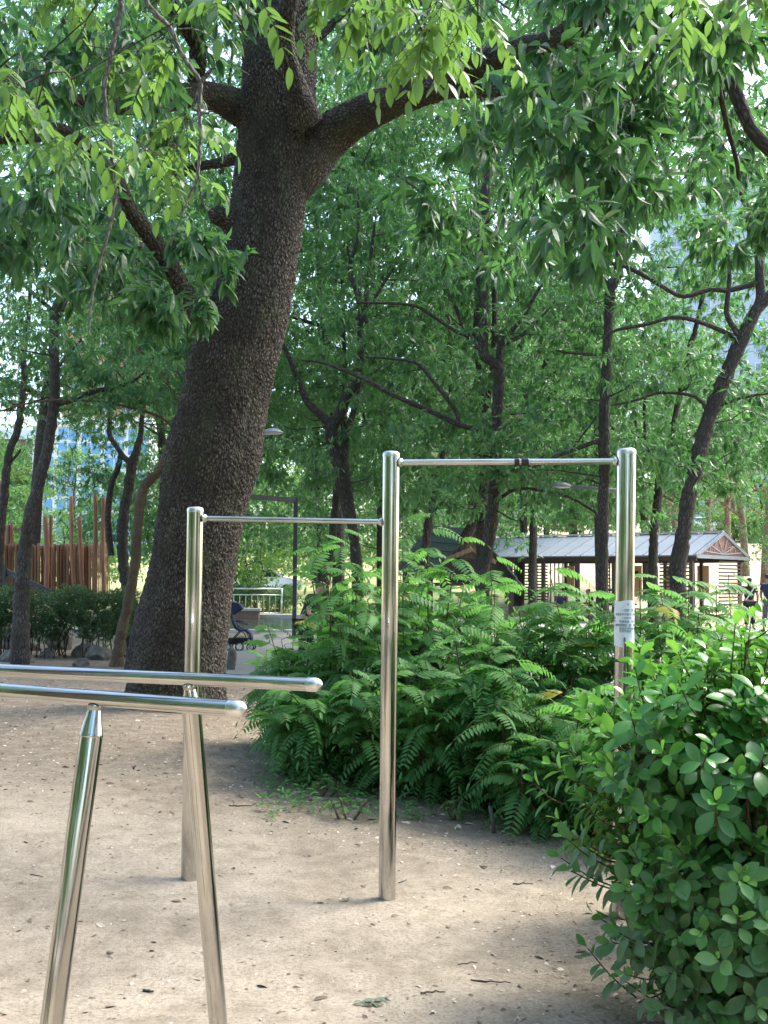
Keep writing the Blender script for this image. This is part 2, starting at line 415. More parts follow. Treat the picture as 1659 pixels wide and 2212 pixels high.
onpath = sstep(16.2, 16.9, Y) * sstep(45, 44, Y) * np.where(Y > 32, sstep(-13, -12, X) * sstep(15, 14.5, X), sstep(-3.9, -3.55, X) * sstep(12.5, 12, X))
Z = Z - onpath * .06
Zn = np.stack([litter_shade_weight(X, Y), sstep(44, 47, Y) * sstep(16, 4, X), sstep(30, 34, Y) * sstep(4, 14, X)], -1)
nx, ny = len(GX), len(GY)
ii = (np.arange(ny - 1)[:, None] * nx + np.arange(nx - 1)[None, :])
Q = np.stack([ii, ii + 1, ii + 1 + nx, ii + nx], -1).reshape(-1, 4)
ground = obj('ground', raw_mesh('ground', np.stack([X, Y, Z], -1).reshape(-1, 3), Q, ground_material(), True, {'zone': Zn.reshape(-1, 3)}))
tag(ground, kind='structure')
def gz(x, y):
    """height of the built ground sheet"""
    w = math.exp(-(math.hypot(x, y - 6) / 14) ** 2); a = np.array([float(x)]); b = np.array([float(y)])
    return T(x, y) + w * (.05 * (float(fbm(a * .7, b * .7, 3)[0]) - .47) + .036 * (float(fbm(a * 4, b * 4, 9)[0]) - .47)) - .012

def paver_material():
    m, n, l, b = newmat('grey_block_paving'); co = objco(n)
    br = n.new('ShaderNodeTexBrick'); l.new(vmul(n, l, co, (1, 1, 1)), br.inputs['Vector'])
    br.inputs['Scale'].default_value = 4.0; br.inputs['Color1'].default_value = (.27, .265, .25, 1); br.inputs['Color2'].default_value = (.20, .20, .195, 1)
    br.inputs['Mortar'].default_value = (.11, .105, .09, 1); br.inputs['Mortar Size'].default_value = .018
    f = noise(n, l, co, 3, 5)
    l.new(mixc(n, l, mth(n, l, 'MULTIPLY', f, .6), br.outputs['Color'], (.34, .31, .26)), b.inputs['Base Color'])
    b.inputs['Roughness'].default_value = .8; bump(n, l, b, br.outputs['Fac'], -.3, .01); return m
path = MB().box((4.2, 24.6, -.03), (15.6, 15.6, .1)).build('path', paver_material()); tag(path, kind='structure')
kerb = MB(); kerb.box((4.2, 16.74, -.02), (15.6, .12, .17))
kerb.build('path_kerb', M_['granite']); tag(bpy.data.objects['path_kerb'], kind='structure')
def water_material():
    m, n, l, b = newmat('shallow_green_water'); co = objco(n)
    b.inputs['Base Color'].default_value = (.03, .055, .035, 1); b.inputs['Roughness'].default_value = .06
    b.inputs['IOR'].default_value = 1.33
    bump(n, l, b, noise(n, l, vmul(n, l, co, (1, 2.2, 1)), 3.5, 3), .35, .05); return m
pond = MB().box((-5.2, 38.7, -.06), (13.5, 11.0, .1)).build('pond_water', water_material()); tag(pond, kind='structure')
cop = MB(); cop.box((-5.2, 32.9, -.02), (13.5, .6, .16)); cop.box((1.85, 38.7, -.02), (.6, 12.2, .16)); cop.box((-5.2, 44.5, 0), (13.5, .6, .25))
cop.build('pond_edge', M_['granite']); tag(bpy.data.objects['pond_edge'], kind='structure')
yard = MB().box((8.2, 38.6, -.035), (11.8, 11.6, .08)).build('pavilion_yard', simple('pale_concrete_floor', (.27, .255, .23), .8, 0, .1, 1.0, .1)); tag(yard, kind='structure')

# ------------------------------------------------------------------ leaves
def leaf_template(n, prof, fold=.25, droop=.15, cols=3):
    """rows of 3 vertices (left, midrib, right) along a unit-length leaf; prof(t) = half width"""
    V = []
    for i in range(n + 1):
        t = i / n; w = prof(t)
        V += [(-w, t, fold * w - droop * t * t), (0, t, -droop * t * t), (w, t, fold * w - droop * t * t)]
    Q = []
    for i in range(n):
        a = i * 3; Q += [(a, a + 1, a + 4, a + 3), (a + 1, a + 2, a + 5, a + 4)]
    return np.array(V), np.array(Q)
lance = lambda t: .135 * (math.sin(math.pi * min(1, t) ** .8) ** .9 if 0 < t < 1 else 0.0)
ovate = lambda t: .21 * (math.sin(math.pi * min(1, t) ** .85) ** .75 if 0 < t < 1 else 0.0)
obov = lambda t: .27 * (math.sin(math.pi * min(1, t) ** 1.25) ** .7 if 0 < t < 1 else 0.0)
LT_FAR = leaf_template(2, lambda t: .125 if 0 < t < 1 else 0.0, .3, .25)
LT_MID = leaf_template(4, lance, .25, .3)
LT_OVATE = leaf_template(5, ovate, .15, .12)
LT_OBOV = leaf_template(7, obov, .22, .22)
LT_SUMAC = leaf_template(3, lambda t: (.15, .125, 0)[int(round(t * 3)) - 1] if 0 < t else .03, .15, .16)
LT_NEED = leaf_template(1, lambda t: .035, 0, .1)

def unit(a): return a / (np.linalg.norm(a, axis=-1, keepdims=True) + 1e-9)
def leaves(tmpl, O, D, N, S, W=None, tint=None, dust=None):
    V, Qd = tmpl; m = len(O); O = np.asarray(O); D = unit(np.asarray(D)); N = np.asarray(N)
    N = unit(N - D * np.sum(N * D, -1, keepdims=True)); B = np.cross(D, N)
    S = np.broadcast_to(np.asarray(S, float), (m,)); W = np.ones(m) if W is None else W
    A = O[:, None, :] + S[:, None, None] * (V[None, :, 0, None] * W[:, None, None] * B[:, None, :] + V[None, :, 1, None] * D[:, None, :] + V[None, :, 2, None] * N[:, None, :])
    Qa = (Qd[None] + (np.arange(m) * len(V))[:, None, None]).reshape(-1, 4)
    at = {'tint': np.repeat(tint if tint is not None else rng.random(m), len(V))}
    if dust is not None: at['dust'] = np.repeat(dust, len(V))
    return A.reshape(-1, 3), Qa, at
def join(parts):
    Vs, Qs, ats, k = [], [], {}, 0
    for V, Qa, at in parts:
        Vs.append(V); Qs.append(Qa + k); k += len(V)
        for a, b in at.items(): ats.setdefault(a, []).append(b)
    return np.vstack(Vs), np.vstack(Qs), {a: np.concatenate(b) for a, b in ats.items()}

def clump_leaves(centers, radii, per, leaf_len, tmpl=LT_FAR, k=8, droop=.55, tint_c=None, g=None, flat=.55):
    """sprays of drooping leaves filling each clump. centers (c,3), per = sprays per clump"""
    g = g or rng
    C = np.repeat(np.asarray(centers, float), per, 0); Rr = np.repeat(np.asarray(radii, float), per)
    n = len(C)
    dirs = unit(g.normal(size=(n, 3))); rad = Rr * g.random(n) ** .45
    O = C + dirs * rad[:, None] * np.array([1, 1, flat])
    ax = unit(dirs * .7 + g.normal(size=(n, 3)) * .5 + np.array([0, 0, .05]))
    tc = np.clip((.5 + .2 * g.normal(size=len(centers))) if tint_c is None else tint_c, .03, .92)
    tc = np.repeat(tc, per)
    O = np.repeat(O, k, 0); ax = np.repeat(ax, k, 0); tt = np.repeat(tc, k); m = len(O)
    D = unit(ax * .55 + g.normal(size=(m, 3)) * .55 - np.array([0, 0, droop]))
    N = unit(g.normal(size=(m, 3)) * .55 + np.array([0, 0, 1.0]))
    S = leaf_len * (.7 + .5 * g.random(m))
    O = O + ax * (g.random(m)[:, None] * leaf_len * .5)
    tt = np.clip(tt + .13 * g.normal(size=m), 0.0, .94)
    return leaves(tmpl, O, D, N, S, .8 + .5 * g.random(m), tt)

def tubes(parts, nmin=5):
    """parts = list of (points Nx3, radii N, segments) -> V,Q,bk"""
    Vs, Qs, Bs, k = [], [], [], 0
    for pts, rad, n in parts:
        V, Qa, bk = tube_arrays(pts, rad, n); Vs.append(V); Qs.append(Qa + k); Bs.append(bk + np.array([0, 0, k * .37 % 5])); k += len(V)
    return np.vstack(Vs), np.vstack(Qs), {'bk': np.vstack(Bs)}
def limb(pts, n=None, seg=9, wob=0.0):
    """pts: rows (px, py, d, half-width in photo px) -> smooth tube part in world space"""
    A = np.array([[*P(a, b, c), h / PXM(c)] for a, b, c, h in pts])
    L = np.linalg.norm(np.diff(A[:, :3], axis=0), axis=1).sum()
    Cc = catmull(A, n or max(6, int(L / .12)))
    if wob: Cc[1:-1, :3] += rng.normal(size=(len(Cc) - 2, 3)) * wob
    return Cc[:, :3], np.maximum(.002, Cc[:, 3]), seg
def branchlet(a, b, r0, r1=.004, seg=5, sag=.12):
    a = np.array(a, float); b = np.array(b, float); L = np.linalg.norm(b - a)
    m = (a + b) / 2 + rng.normal(size=3) * L * .10 + np.array([0, 0, -sag * L * .3]); q = (a * .3 + b * .7) + rng.normal(size=3) * L * .08
    C = catmull([a, m, q, b], max(5, int(L / .15))); t = np.linspace(0, 1, len(C))
    return C, r0 * (1 - t) + r1 * t, seg
def nearest(cl, p, below=True):
    """a point on the skeleton cl (N,4) from which a branchlet could reach p"""
    d = np.linalg.norm(cl[:, :3] - p, axis=1) + np.where(cl[:, 2] > p[2] - .1, .9, 0) * below
    return cl[int(np.argmin(d))]

def grow_twigs(parts, skel, centers, twig_r=.010):
    """each clump hangs on a twig that leaves the nearest limb or an earlier twig"""
    sk = skel[:, :4].copy(); todo = [np.array(c, float) for c in centers]
    dist = np.array([np.min(np.linalg.norm(sk[:, :3] - c, axis=1)) for c in todo])
    for i in np.argsort(dist):
        c = todo[i]; s = nearest(sk, c); Ld = np.linalg.norm(s[:3] - c)
        if Ld < .2: continue
        b = branchlet(s[:3], c, min(s[3] * .75, .005 + twig_r * Ld)); parts.append(b)
        sk = np.vstack([sk, np.column_stack([b[0][2:], b[1][2:]])])

def make_tree(name, label, limbs, centers, radii, per, leaf_len, bark='bark', leafm='leaf_oak', tmpl=LT_FAR, seg=9, group=None,
              k=8, droop=.55, cat='tree', tint_c=None, twig_r=.010, base=None, kit=None):
    """limbs in world space parts; thing at the trunk's base > trunk, crown"""
    if base is None: base = Vector(limbs[0][0][0])
    root = empty(name, base, 0, label, cat, group); off = np.array(base)
    skel = np.vstack([np.column_stack([p, r]) for p, r, _ in limbs])
    parts = list(limbs)
    grow_twigs(parts, skel, centers, twig_r)
    V, Qa, at = tubes(parts)
    tr = obj('trunk', raw_mesh('trunk', V - off, Qa, M_[bark], True, at), root)
    V, Qa, at = clump_leaves(centers, radii, per, leaf_len, tmpl, k, droop, tint_c)
    cr = obj('crown', raw_mesh('crown', V - off, Qa, M_[leafm], False, at), root)
    return root

# ------------------------------------------------------------------ THE BIG TREE
def bark_disp(amp, cu, cv, seed, flare=None):
    def f(a, L, r):
        n = max(8, round(2 * math.pi * float(np.median(r)) / cu))
        U = (a / (2 * math.pi) * n)[None, :] + 0 * L[:, None]; W = (L / cv)[:, None] + 0 * a[None, :]
        U2 = np.mod(U + 1.3 * (vnoise(W * .6, W * 0 + 2, seed) - .5), n); W = W + 1.6 * fbm(U * .55, W * .5, seed + 40, 2)
        w = worley(U2, W, seed, wrap=n); w2 = worley(np.mod(U2 * 2, 2 * n), W * 2.2, seed + 3, wrap=2 * n)
        pl = sstep(.02, .30, w) * .8 + .35 * sstep(.02, .35, w2)
        rid = .5 + .5 * np.sin(a * 7 + 1.3)[None, :] * np.sin(a * 3)[None, :]
        lump = (vnoise(3 + np.cos(a)[None, :] * 1.6 + 0 * L[:, None], np.sin(a)[None, :] * 1.6 + L[:, None] * 1.1, seed + 8) - .5)
        gr = fbm(U * 2.2, W * 3.1, seed + 20, 3) - .45
        d = amp * (pl * (.55 + .9 * vnoise(U * .9, W * .9, seed + 31)) - .6 + gr * 1.1) + lump * .13 * r[:, None] + amp * 1.1 * (fbm(U * .75, W * .16, seed + 60, 3) - .45)
        if flare is not None: d = d + flare(a, L, r)
        return d
    return f
trunk_px = [(372, 1600, 12.2, 118), (375, 1545, 12.2, 110), (382, 1490, 12.2, 101), (388, 1440, 12.2, 96), (394, 1388, 12.2, 94), (416, 1242, 12.2, 89), (438, 1096, 12.2, 91),
            (459, 987, 12.2, 98), (478, 900, 12.2, 92), (498, 800, 12.2, 91), (530, 700, 12.2, 86), (555, 600, 12.2, 79), (572, 500, 12.2, 77), (586, 400, 12.2, 79),
            (599, 330, 12.2, 86), (600, 250, 12.2, 83), (601, 180, 12.2, 82), (603, 100, 12.2, 80), (604, 0, 12.2, 78), (606, -150, 12.2, 72), (600, -330, 12.2, 55), (590, -500, 12.2, 35)]
A = np.array([[*P(a, b, c), h / PXM(c)] for a, b, c, h in trunk_px]); A = catmull(A, 1100)
def root_flare(a, L, r):
    f = np.exp(-L / .45)[:, None]; return f * .07 * (np.clip(np.cos(a * 5 + .6), -.2, 1)[None, :])
Vt, Qt, bk = tube_arrays(A[:, :3], A[:, 3], 300, disp=bark_disp(.017, .046, .070, 11, root_flare))
bigbase = Vector((A[0, 0], A[0, 1], T(A[0, 0], A[0, 1])))
big = empty('big_oak_tree', bigbase, 0, 'massive old oak with thick blocky brown bark leaning left behind the low pull up bar', 'tree')
bo = np.array(bigbase)
obj('trunk', raw_mesh('trunk', Vt - bo, Qt, M_['bark_big'], True, {'bk': bk}), big)
big_limbs = {
 'right': [(610, 400, 12.2, 60), (655, 350, 12.15, 58), (700, 303, 12.1, 49), (760, 260, 11.9, 41), (829, 225, 11.6, 36), (900, 200, 11.3, 32), (954, 182, 11.0, 30), (1054, 128, 10.4, 27), (1110, 112, 10, 27), (1180, 98, 9.4, 27), (1230, 70, 9.0, 25), (1290, 25, 8.6, 23), (1350, -40, 8.2, 20), (1480, -160, 8, 15)],
 'right low': [(930, 192, 11.0, 24), (1010, 196, 10.7, 14), (1100, 196, 10.3, 14), (1185, 203, 9.8, 14), (1240, 198, 9.5, 14), (1290, 190, 9.2, 10), (1370, 215, 8.8, 6), (1440, 260, 8.4, 3)],
 'left low': [(480, 760, 12.2, 40), (452, 718, 12.1, 30), (432, 685, 12.0, 23), (390, 615, 11.8, 20), (345, 540, 11.6, 19), (285, 458, 11.3, 17), (252, 392, 11.1, 16), (205, 340, 10.9, 16), (158, 296, 10.7, 15), (118, 281, 10.5, 15), (75, 292, 10.3, 15), (35, 298, 10.1, 14), (-40, 290, 9.9, 12), (-160, 240, 9.6, 8)],
 'left high': [(570, 270, 12.2, 40), (515, 232, 12.1, 38), (470, 212, 11.9, 31), (425, 205, 11.7, 28), (350, 218, 11.2, 25), (290, 228, 10.9, 20), (200, 225, 10.4, 15), (90, 190, 9.8, 10), (-60, 150, 9.4, 7)],
 'left high up': [(425, 205, 11.7, 22), (424, 165, 11.6, 18), (426, 105, 11.5, 18), (405, 58, 11.3, 17), (380, 20, 11.1, 16), (350, -40, 10.9, 14), (280, -160, 10.5, 9)],
 'left fine': [(330, 222, 11.1, 12), (240, 145, 10.6, 9), (205, 110, 10.5, 9), (185, 70, 10.4, 8), (168, 25, 10.3, 7), (140, -60, 10.2, 5)],
 'front': [(660, 262, 11.75, 38), (650, 225, 11.6, 30), (637, 175, 11.45, 22), (625, 125, 11.3, 17), (618, 70, 11.2, 17), (622, 20, 11.0, 18), (640, -60, 10.8, 15), (700, -220, 10.2, 9)],
 'left top': [(560, 130, 12.15, 30), (538, 80, 12.1, 18), (528, 30, 12.0, 16), (505, -60, 11.9, 14), (440, -240, 11.5, 8)],
 'right top': [(660, 60, 12.3, 22), (690, 78, 12.3, 9), (720, 50, 12.4, 8), (752, 10, 12.5, 7), (800, -80, 12.6, 5)],
 'back': [(620, 300, 12.5, 30), (500, 345, 12.9, 12), (430, 360, 13.2, 9), (380, 375, 13.6, 7), (300, 350, 14.2, 4)],
}
for kname, pts in big_limbs.items():
    C, r, _ = limb(pts, max(30, int(140 * (1 if pts[0][3] > 20 else .5))))
    bigr = r.max() > .09
    if bigr: C2 = catmull(np.column_stack([C, r]), 360); C, r = C2[:, :3], C2[:, 3]
    Vb, Qb, bk = tube_arrays(C, r, 96 if bigr else 16, disp=bark_disp(.011 if bigr else .004, .05, .07, 20 + len(kname)))
    obj('branch', raw_mesh('branch', Vb - bo, Qb, M_['bark_big' if bigr else 'bark'], True, {'bk': bk}), big)
# old cut knot on the left side of the trunk
kp = P(480, 470, 12.05)
kd = np.array(Vector((-.8, -.45, .25)).normalized()); kr = np.array([.16, .145, .125, .112, .108, .105, .10, .09, .06, .02]); kl = np.array([-.12, -.05, .0, .04, .08, .12, .15, .165, .155, .13])
Vk, Qk, bkk = tube_arrays(np.array(kp) + kd * np.linspace(-.12, .17, 40)[:, None], np.interp(np.linspace(0, 9, 40), np.arange(10), kr), 60, disp=bark_disp(.009, .04, .05, 77))
obj('branch_stump', raw_mesh('branch_stump', Vk - bo, Qk, M_['bark_big'], True, {'bk': bkk}), big)

def box_clumps(boxes):
    C, Rr, tn = [], [], []
    for (x0, x1, y0, y1, d0, d1, n, r, t) in boxes:
        for _ in range(n):
            C.append(P(rnd.uniform(x0, x1), rnd.uniform(y0, y1), rnd.uniform(d0, d1))); Rr.append(r * rnd.uniform(.75, 1.25)); tn.append(t + rnd.gauss(0, .12))
    return np.array([tuple(c) for c in C]), np.array(Rr), np.clip(np.array(tn), .02, .9)
# (x0,x1,y0,y1, depth range, count, radius, tint)
big_boxes = [
 (1130, 1360, 110, 330, 6.4, 8.0, 9, .26, .4), (1190, 1320, 330, 560, 6.6, 8.2, 7, .22, .45), (1330, 1450, 250, 420, 7.5, 9, 5, .26, .4), (1000, 1180, 250, 420, 9, 10.5, 7, .27, .4),
 (1200, 1360, -60, 40, 6.5, 8, 5, .28, .45), (900, 1150, 380, 560, 10, 11.5, 9, .34, .4),
 (0, 240, 40, 230, 8.5, 10.5, 11, .36, .4), (-60, 180, 320, 560, 8.5, 10.5, 15, .34, .3), (180, 430, 60, 200, 9, 11, 12, .36, .4), (290, 420, 590, 720, 9.5, 11, 5, .24, .4),
 (400, 500, 470, 590, 9.6, 10.8, 5, .22, .4), (60, 330, 520, 640, 10, 12, 10, .34, .25), (60, 330, 380, 520, 12.5, 14, 12, .38, .35), (280, 500, 260, 420, 12.8, 14, 10, .35, .45),
 (300, 520, -60, 60, 9.5, 11.5, 8, .35, .45), (690, 900, -40, 120, 12.8, 14.5, 12, .4, .5), (760, 1060, 0, 160, 12, 14, 14, .4, .5), (0, 480, -300, -40, 8, 14, 34, .5, .4),
 (480, 1500, -350, -60, 8.0, 15, 70, .5, .45)]
bc, br, bt = box_clumps(big_boxes)
skel = np.vstack([np.column_stack([limb(p)[0], limb(p)[1]]) for p in big_limbs.values()])
parts = []; grow_twigs(parts, skel, bc)
V, Qa, at = tubes(parts); obj('twigs', raw_mesh('twigs', V - bo, Qa, M_['bark'], True, at), big)
V, Qa, at = clump_leaves(bc, br, 9, .205, LT_MID, 6, .75, bt)
obj('crown', raw_mesh('crown', V - bo, Qa, M_['leaf_dark'], False, at), big)

# ------------------------------------------------------------------ the traced mid-distance trees
def crown_around(cx, cy, z0, z1, rx, n, g=rnd, front=.35, top=1.0):
    """clump centres in a tall crown round an axis; fewer on the side that faces -Y"""
    out = []
    while len(out) < n:
        z = z0 + (z1 - z0) * g.random(); t = (z - z0) / (z1 - z0); rr = rx * (.55 + .45 * math.sin(math.pi * min(1, t * .9 + .12)))
        a = g.uniform(0, 2 * math.pi); q = rr * math.sqrt(g.random())
        x, y = cx + q * math.cos(a), cy + q * math.sin(a)
        if y < cy - .2 and g.random() > front: continue
        out.append((x, y, z))
    return np.array(out)
def traced(name, label, d, limbs_px, z0, z1, rx, n, crad=.40, per=13, leaf=.175, leafm='leaf_oak', front=.3, bark='bark', base=None, tint=None, gx=0.0, group=None, k=8, seg=10):
    parts = []; n = int(n * 1.55); z0 = z0 - .1 if z0 < 4 else z0 - .4
    for i, lp in enumerate(limbs_px):
        pts = [(p[0], p[1], (p[3] if len(p) > 3 else d), p[2]) for p in lp]
        c, r, _ = limb(pts, None, seg if i == 0 else 8); 
        if i == 0:
            b = c[0].copy(); g0 = T(b[0], b[1]) - .12
            c = np.vstack([[b[0], b[1], g0], (b + [b[0], b[1], g0]) / 2, c]) if b[2] > g0 + .1 else c
            r = np.concatenate([[r[0] * 1.35, r[0] * 1.1], r]) if len(c) > len(r) else r
            q = catmull(np.column_stack([c, r]), len(c) * 2); 
            q[1:-1, :3] += (rng.normal(size=(len(q) - 2, 3)) * .006); c, r = q[:, :3], np.maximum(.004, q[:, 3] * (1 + .05 * rng.normal(size=len(q))))
        parts.append((c, r, seg))
    b0 = parts[0][0][0]; mx = parts[0][0][len(parts[0][0]) // 2]
    C = crown_around(mx[0] + gx, mx[1] + .3, z0, z1, rx, n, front=front)
    tc = None if tint is None else np.clip(tint + .15 * rng.normal(size=n), .02, .9)
    return make_tree(name, label, parts, C, np.full(n, crad) * (.75 + .5 * rng.random(n)), per, leaf, bark, leafm, LT_FAR, seg, group, k, .6, tint_c=tc, base=Vector(b0))
GRP = 'slender dark oaks between the exercise yard and the pavilion'
traced('oak_tree', 'twin stemmed dark oak rising behind the middle of the high pull up bar', 18.0,
  [[(1044, 1235, 14), (1052, 1180, 14), (1060, 1142, 13.5), (1070, 1023, 13), (1073, 924, 13), (1076, 857, 12.5), (1080, 800, 12), (1066, 785, 11), (1044, 762, 11), (1047, 692, 10.5), (1043, 593, 10.5), (1047, 494, 11), (1050, 380, 10), (1062, 250, 7), (1060, 100, 5)],
   [(1080, 800, 9), (1080, 748, 7), (1100, 722, 6), (1133, 679, 5), (1155, 640, 4), (1190, 580, 3)],
   [(1084, 745, 6), (1130, 722, 4.5), (1165, 690, 3), (1200, 650, 2)],
   [(1080, 745, 5), (1062, 714, 3.5), (1040, 712, 3.5), (1015, 725, 4), (985, 716, 4), (945, 690, 3.5), (900, 662, 3.5), (840, 655, 3), (770, 654, 2)],
   [(1060, 931, 6), (1000, 920, 6), (934, 890, 6), (851, 854, 5), (785, 818, 4.5), (703, 785, 3.5), (650, 778, 2.5)],
   [(990, 915, 5), (984, 887, 5), (934, 821, 5), (901, 785, 4), (850, 775, 3), (790, 772, 2)],
   [(1047, 563, 6), (1030, 537, 5.5), (1010, 512, 5), (987, 494, 4.5), (960, 470, 4), (930, 430, 3), (860, 380, 2)],
   [(1043, 700, 5, 18.4), (1010, 730, 4, 18.6), (984, 662, 4, 18.6), (951, 593, 4, 18.6), (934, 510, 3.5, 18.6), (925, 440, 3, 18.6)],
   [(1082, 1030, 6), (1105, 1020, 6), (1130, 1015, 5), (1150, 1000, 4), (1200, 975, 3.5), (1240, 965, 3)],
   [(1073, 1080, 4), (1090, 1070, 4), (1107, 1059, 4), (1140, 1055, 3.5), (1166, 1059, 3.5), (1203, 1066, 3.5), (1241, 1079, 3), (1290, 1109, 2.5)]],
  3.1, 13, 2.9, 120, front=.28, group=GRP)
traced('oak_tree', 'paler second stem close behind the twin stemmed oak', 20.5,
  [[(1040, 1160, 12), (1046, 1040, 11), (1048, 930, 10), (1037, 808, 8), (1030, 725, 8), (1033, 626, 7.5), (1035, 520, 7), (1030, 380, 6), (1040, 200, 4)],
   [(1052, 880, 7), (1066, 760, 6), (1068, 642, 6), (1063, 560, 6), (1076, 494, 6), (1100, 420, 6), (1126, 340, 5), (1150, 260, 3)],
   [(1068, 642, 5), (1082, 540, 5), (1092, 430, 5), (1110, 340, 4)]], 3.2, 13.5, 2.8, 110, group=GRP)
traced('oak_tree', 'straight dark oak left of the notice post crossing behind the pull up bar end', 16.5,
  [[(1300, 1290, 13), (1302, 1152, 12.5), (1305, 1013, 12), (1305, 891, 12), (1311, 769, 11), (1314, 708, 10), (1318, 646, 11.5), (1320, 618, 12), (1331, 600, 11), (1338, 570, 10), (1344, 450, 9.5), (1350, 370, 9.5), (1357, 280, 8), (1362, 180, 7), (1360, 0, 5)],
   [(1316, 625, 9), (1305, 610, 8), (1274, 573, 7), (1259, 540, 6), (1262, 494, 6), (1268, 420, 5), (1255, 370, 4)],
   [(1308, 770, 4), (1270, 765, 3.5), (1230, 762, 3), (1200, 757, 2.5)],
   [(1305, 950, 5), (1280, 956, 5), (1244, 970, 5), (1192, 990, 4), (1150, 1010, 3)],
   [(1345, 470, 5), (1320, 385, 5), (1300, 360, 4), (1260, 330, 3)]], 3.0, 12.5, 2.7, 105, group=GRP, front=.25)
traced('oak_tree', 'thickest leaning oak at the right above the pavilion gable', 15.5,
  [[(1464, 1225, 18), (1476, 1152, 16.5), (1488, 1074, 16), (1509, 982, 16), (1531, 906, 16), (1555, 845, 15.5), (1580, 784, 15), (1604, 732, 14.5), (1629, 677, 14), (1656, 646, 13), (1700, 600, 12), (1730, 480, 10), (1760, 300, 8), (1770, 100, 5)],
   [(1632, 676, 10), (1643, 640, 10), (1641, 600, 10), (1640, 555, 9), (1629, 533, 7), (1619, 494, 6.5), (1609, 435, 6.5), (1564, 370, 5), (1514, 310, 4), (1480, 270, 3)],
   [(1641, 555, 8), (1656, 509, 8), (1665, 400, 7), (1662, 300, 6)],
   [(1598, 728, 7), (1571, 683, 6), (1571, 650, 5.5), (1576, 600, 5), (1572, 540, 4)],
   [(1592, 730, 5.5), (1519, 698, 5), (1457, 685, 5), (1396, 701, 4), (1335, 712, 3.5), (1300, 730, 2.5)],
   [(1640, 610, 7), (1574, 627, 6), (1534, 625, 5.5), (1473, 640, 5), (1412, 607, 5), (1350, 576, 4.5), (1274, 561, 3)],
   [(1528, 888, 5), (1503, 857, 4), (1427, 848, 3.5), (1370, 866, 3), (1320, 875, 2)],
   [(1545, 880, 4), (1600, 860, 3.5), (1659, 850, 3), (1700, 855, 2)]], 3.2, 11, 2.2, 52, group=GRP, front=.15, gx=-.2)
traced('oak_tree', 'thin oak that forks low between the notice post and the leaning oak', 19.0,
  [[(1410, 1290, 11), (1412, 1152, 9.5), (1424, 1059, 9.5), (1428, 1013, 10), (1437, 998, 8), (1454, 937, 6.5), (1457, 906, 6), (1467, 860, 6), (1482, 784, 6), (1503, 708, 5.5), (1519, 640, 5), (1540, 580, 4), (1560, 480, 3)],
   [(1426, 1015, 6), (1412, 1007, 5), (1396, 952, 4), (1392, 875, 3.5), (1400, 830, 3)],
   [(1432, 1020, 5), (1455, 990, 4.5), (1482, 970, 4), (1512, 921, 3.5), (1550, 830, 3), (1590, 720, 2.5)]], 3.3, 12, 2.6, 90, group=GRP, front=.3)
traced('oak_tree', 'forked dark oak between the big trunk and the middle post', 20.0,
  [[(772, 1250, 13), (764, 1152, 12), (750, 1100, 12), (738, 1045, 12), (722, 973, 13), (716, 924, 14), (732, 900, 12), (749, 854, 11), (772, 824, 10), (779, 758, 8), (779, 659, 8), (765, 616, 6), (757, 570, 5), (775, 500, 4), (770, 380, 3)],
   [(712, 915, 11), (686, 890, 9), (663, 867, 8.5), (646, 824, 7), (630, 785, 6), (610, 740, 5), (590, 700, 4)],
   [(762, 1120, 9), (746, 1006, 8.5), (749, 940, 8), (770, 860, 7), (785, 700, 6), (795, 600, 5), (810, 480, 3)],
   [(770, 690, 4), (800, 660, 4), (830, 610, 3.5), (850, 580, 3)]], 3.6, 13, 3.0, 125, group=GRP, front=.3)
traced('oak_tree', 'short dark trunk seen low beside the middle post above the feathery shrubs', 22.0,
  [[(698, 1310, 12), (705, 1240, 11), (716, 1180, 10), (722, 1120, 9), (735, 1000, 7), (745, 850, 6), (740, 600, 4)]], 4.5, 11, 2.3, 70, group=GRP, front=.6)
traced('oak_tree', 'slim leaning stem seen between the two central oaks', 25.0,
  [[(1150, 1220, 9), (1158, 1000, 8.5), (1161, 921, 8), (1168, 850, 8), (1184, 770, 8), (1201, 723, 7.5), (1235, 660, 7), (1265, 590, 6), (1300, 480, 4)],
   [(1132, 1150, 8), (1128, 980, 7), (1130, 900, 7), (1150, 790, 6.5), (1190, 720, 6), (1220, 630, 5)]], 3.8, 14.5, 3.1, 110, group=GRP)
traced('oak_tree', 'dark leaning trunk behind the mossy playhouse roof', 24.0,
  [[(915, 1260, 11), (925, 1130, 10), (938, 1060, 9), (950, 1010, 8), (965, 930, 6), (975, 800, 5), (960, 600, 4)],
   [(1000, 1170, 12), (1030, 1110, 12), (1010, 1060, 8), (1000, 990, 6), (985, 930, 5), (975, 900, 4)]], 3.2, 14, 3.0, 110, group=GRP)
traced('oak_tree', 'dark curving trunk over the hedge at the left rising past the fort', 19.0,
  [[(48, 1262, 16), (61, 1132, 13.5), (82, 1053, 12.5), (106, 947, 12), (116, 868, 11), (118, 789, 10.5), (116, 709, 10), (122, 662, 10), (140, 630, 9), (152, 590, 8), (170, 480, 6), (180, 300, 4)],
   [(119, 872, 8), (159, 863, 6), (198, 847, 5.5), (238, 839, 4.5), (264, 833, 4), (304, 812, 3), (330, 778, 2)],
   [(120, 800, 3.5), (150, 762, 3), (175, 735, 2.5)], [(120, 715, 4), (150, 640, 3.5), (200, 626, 3)]], 5.3, 12.5, 2.8, 135, front=.35, leaf=.15)
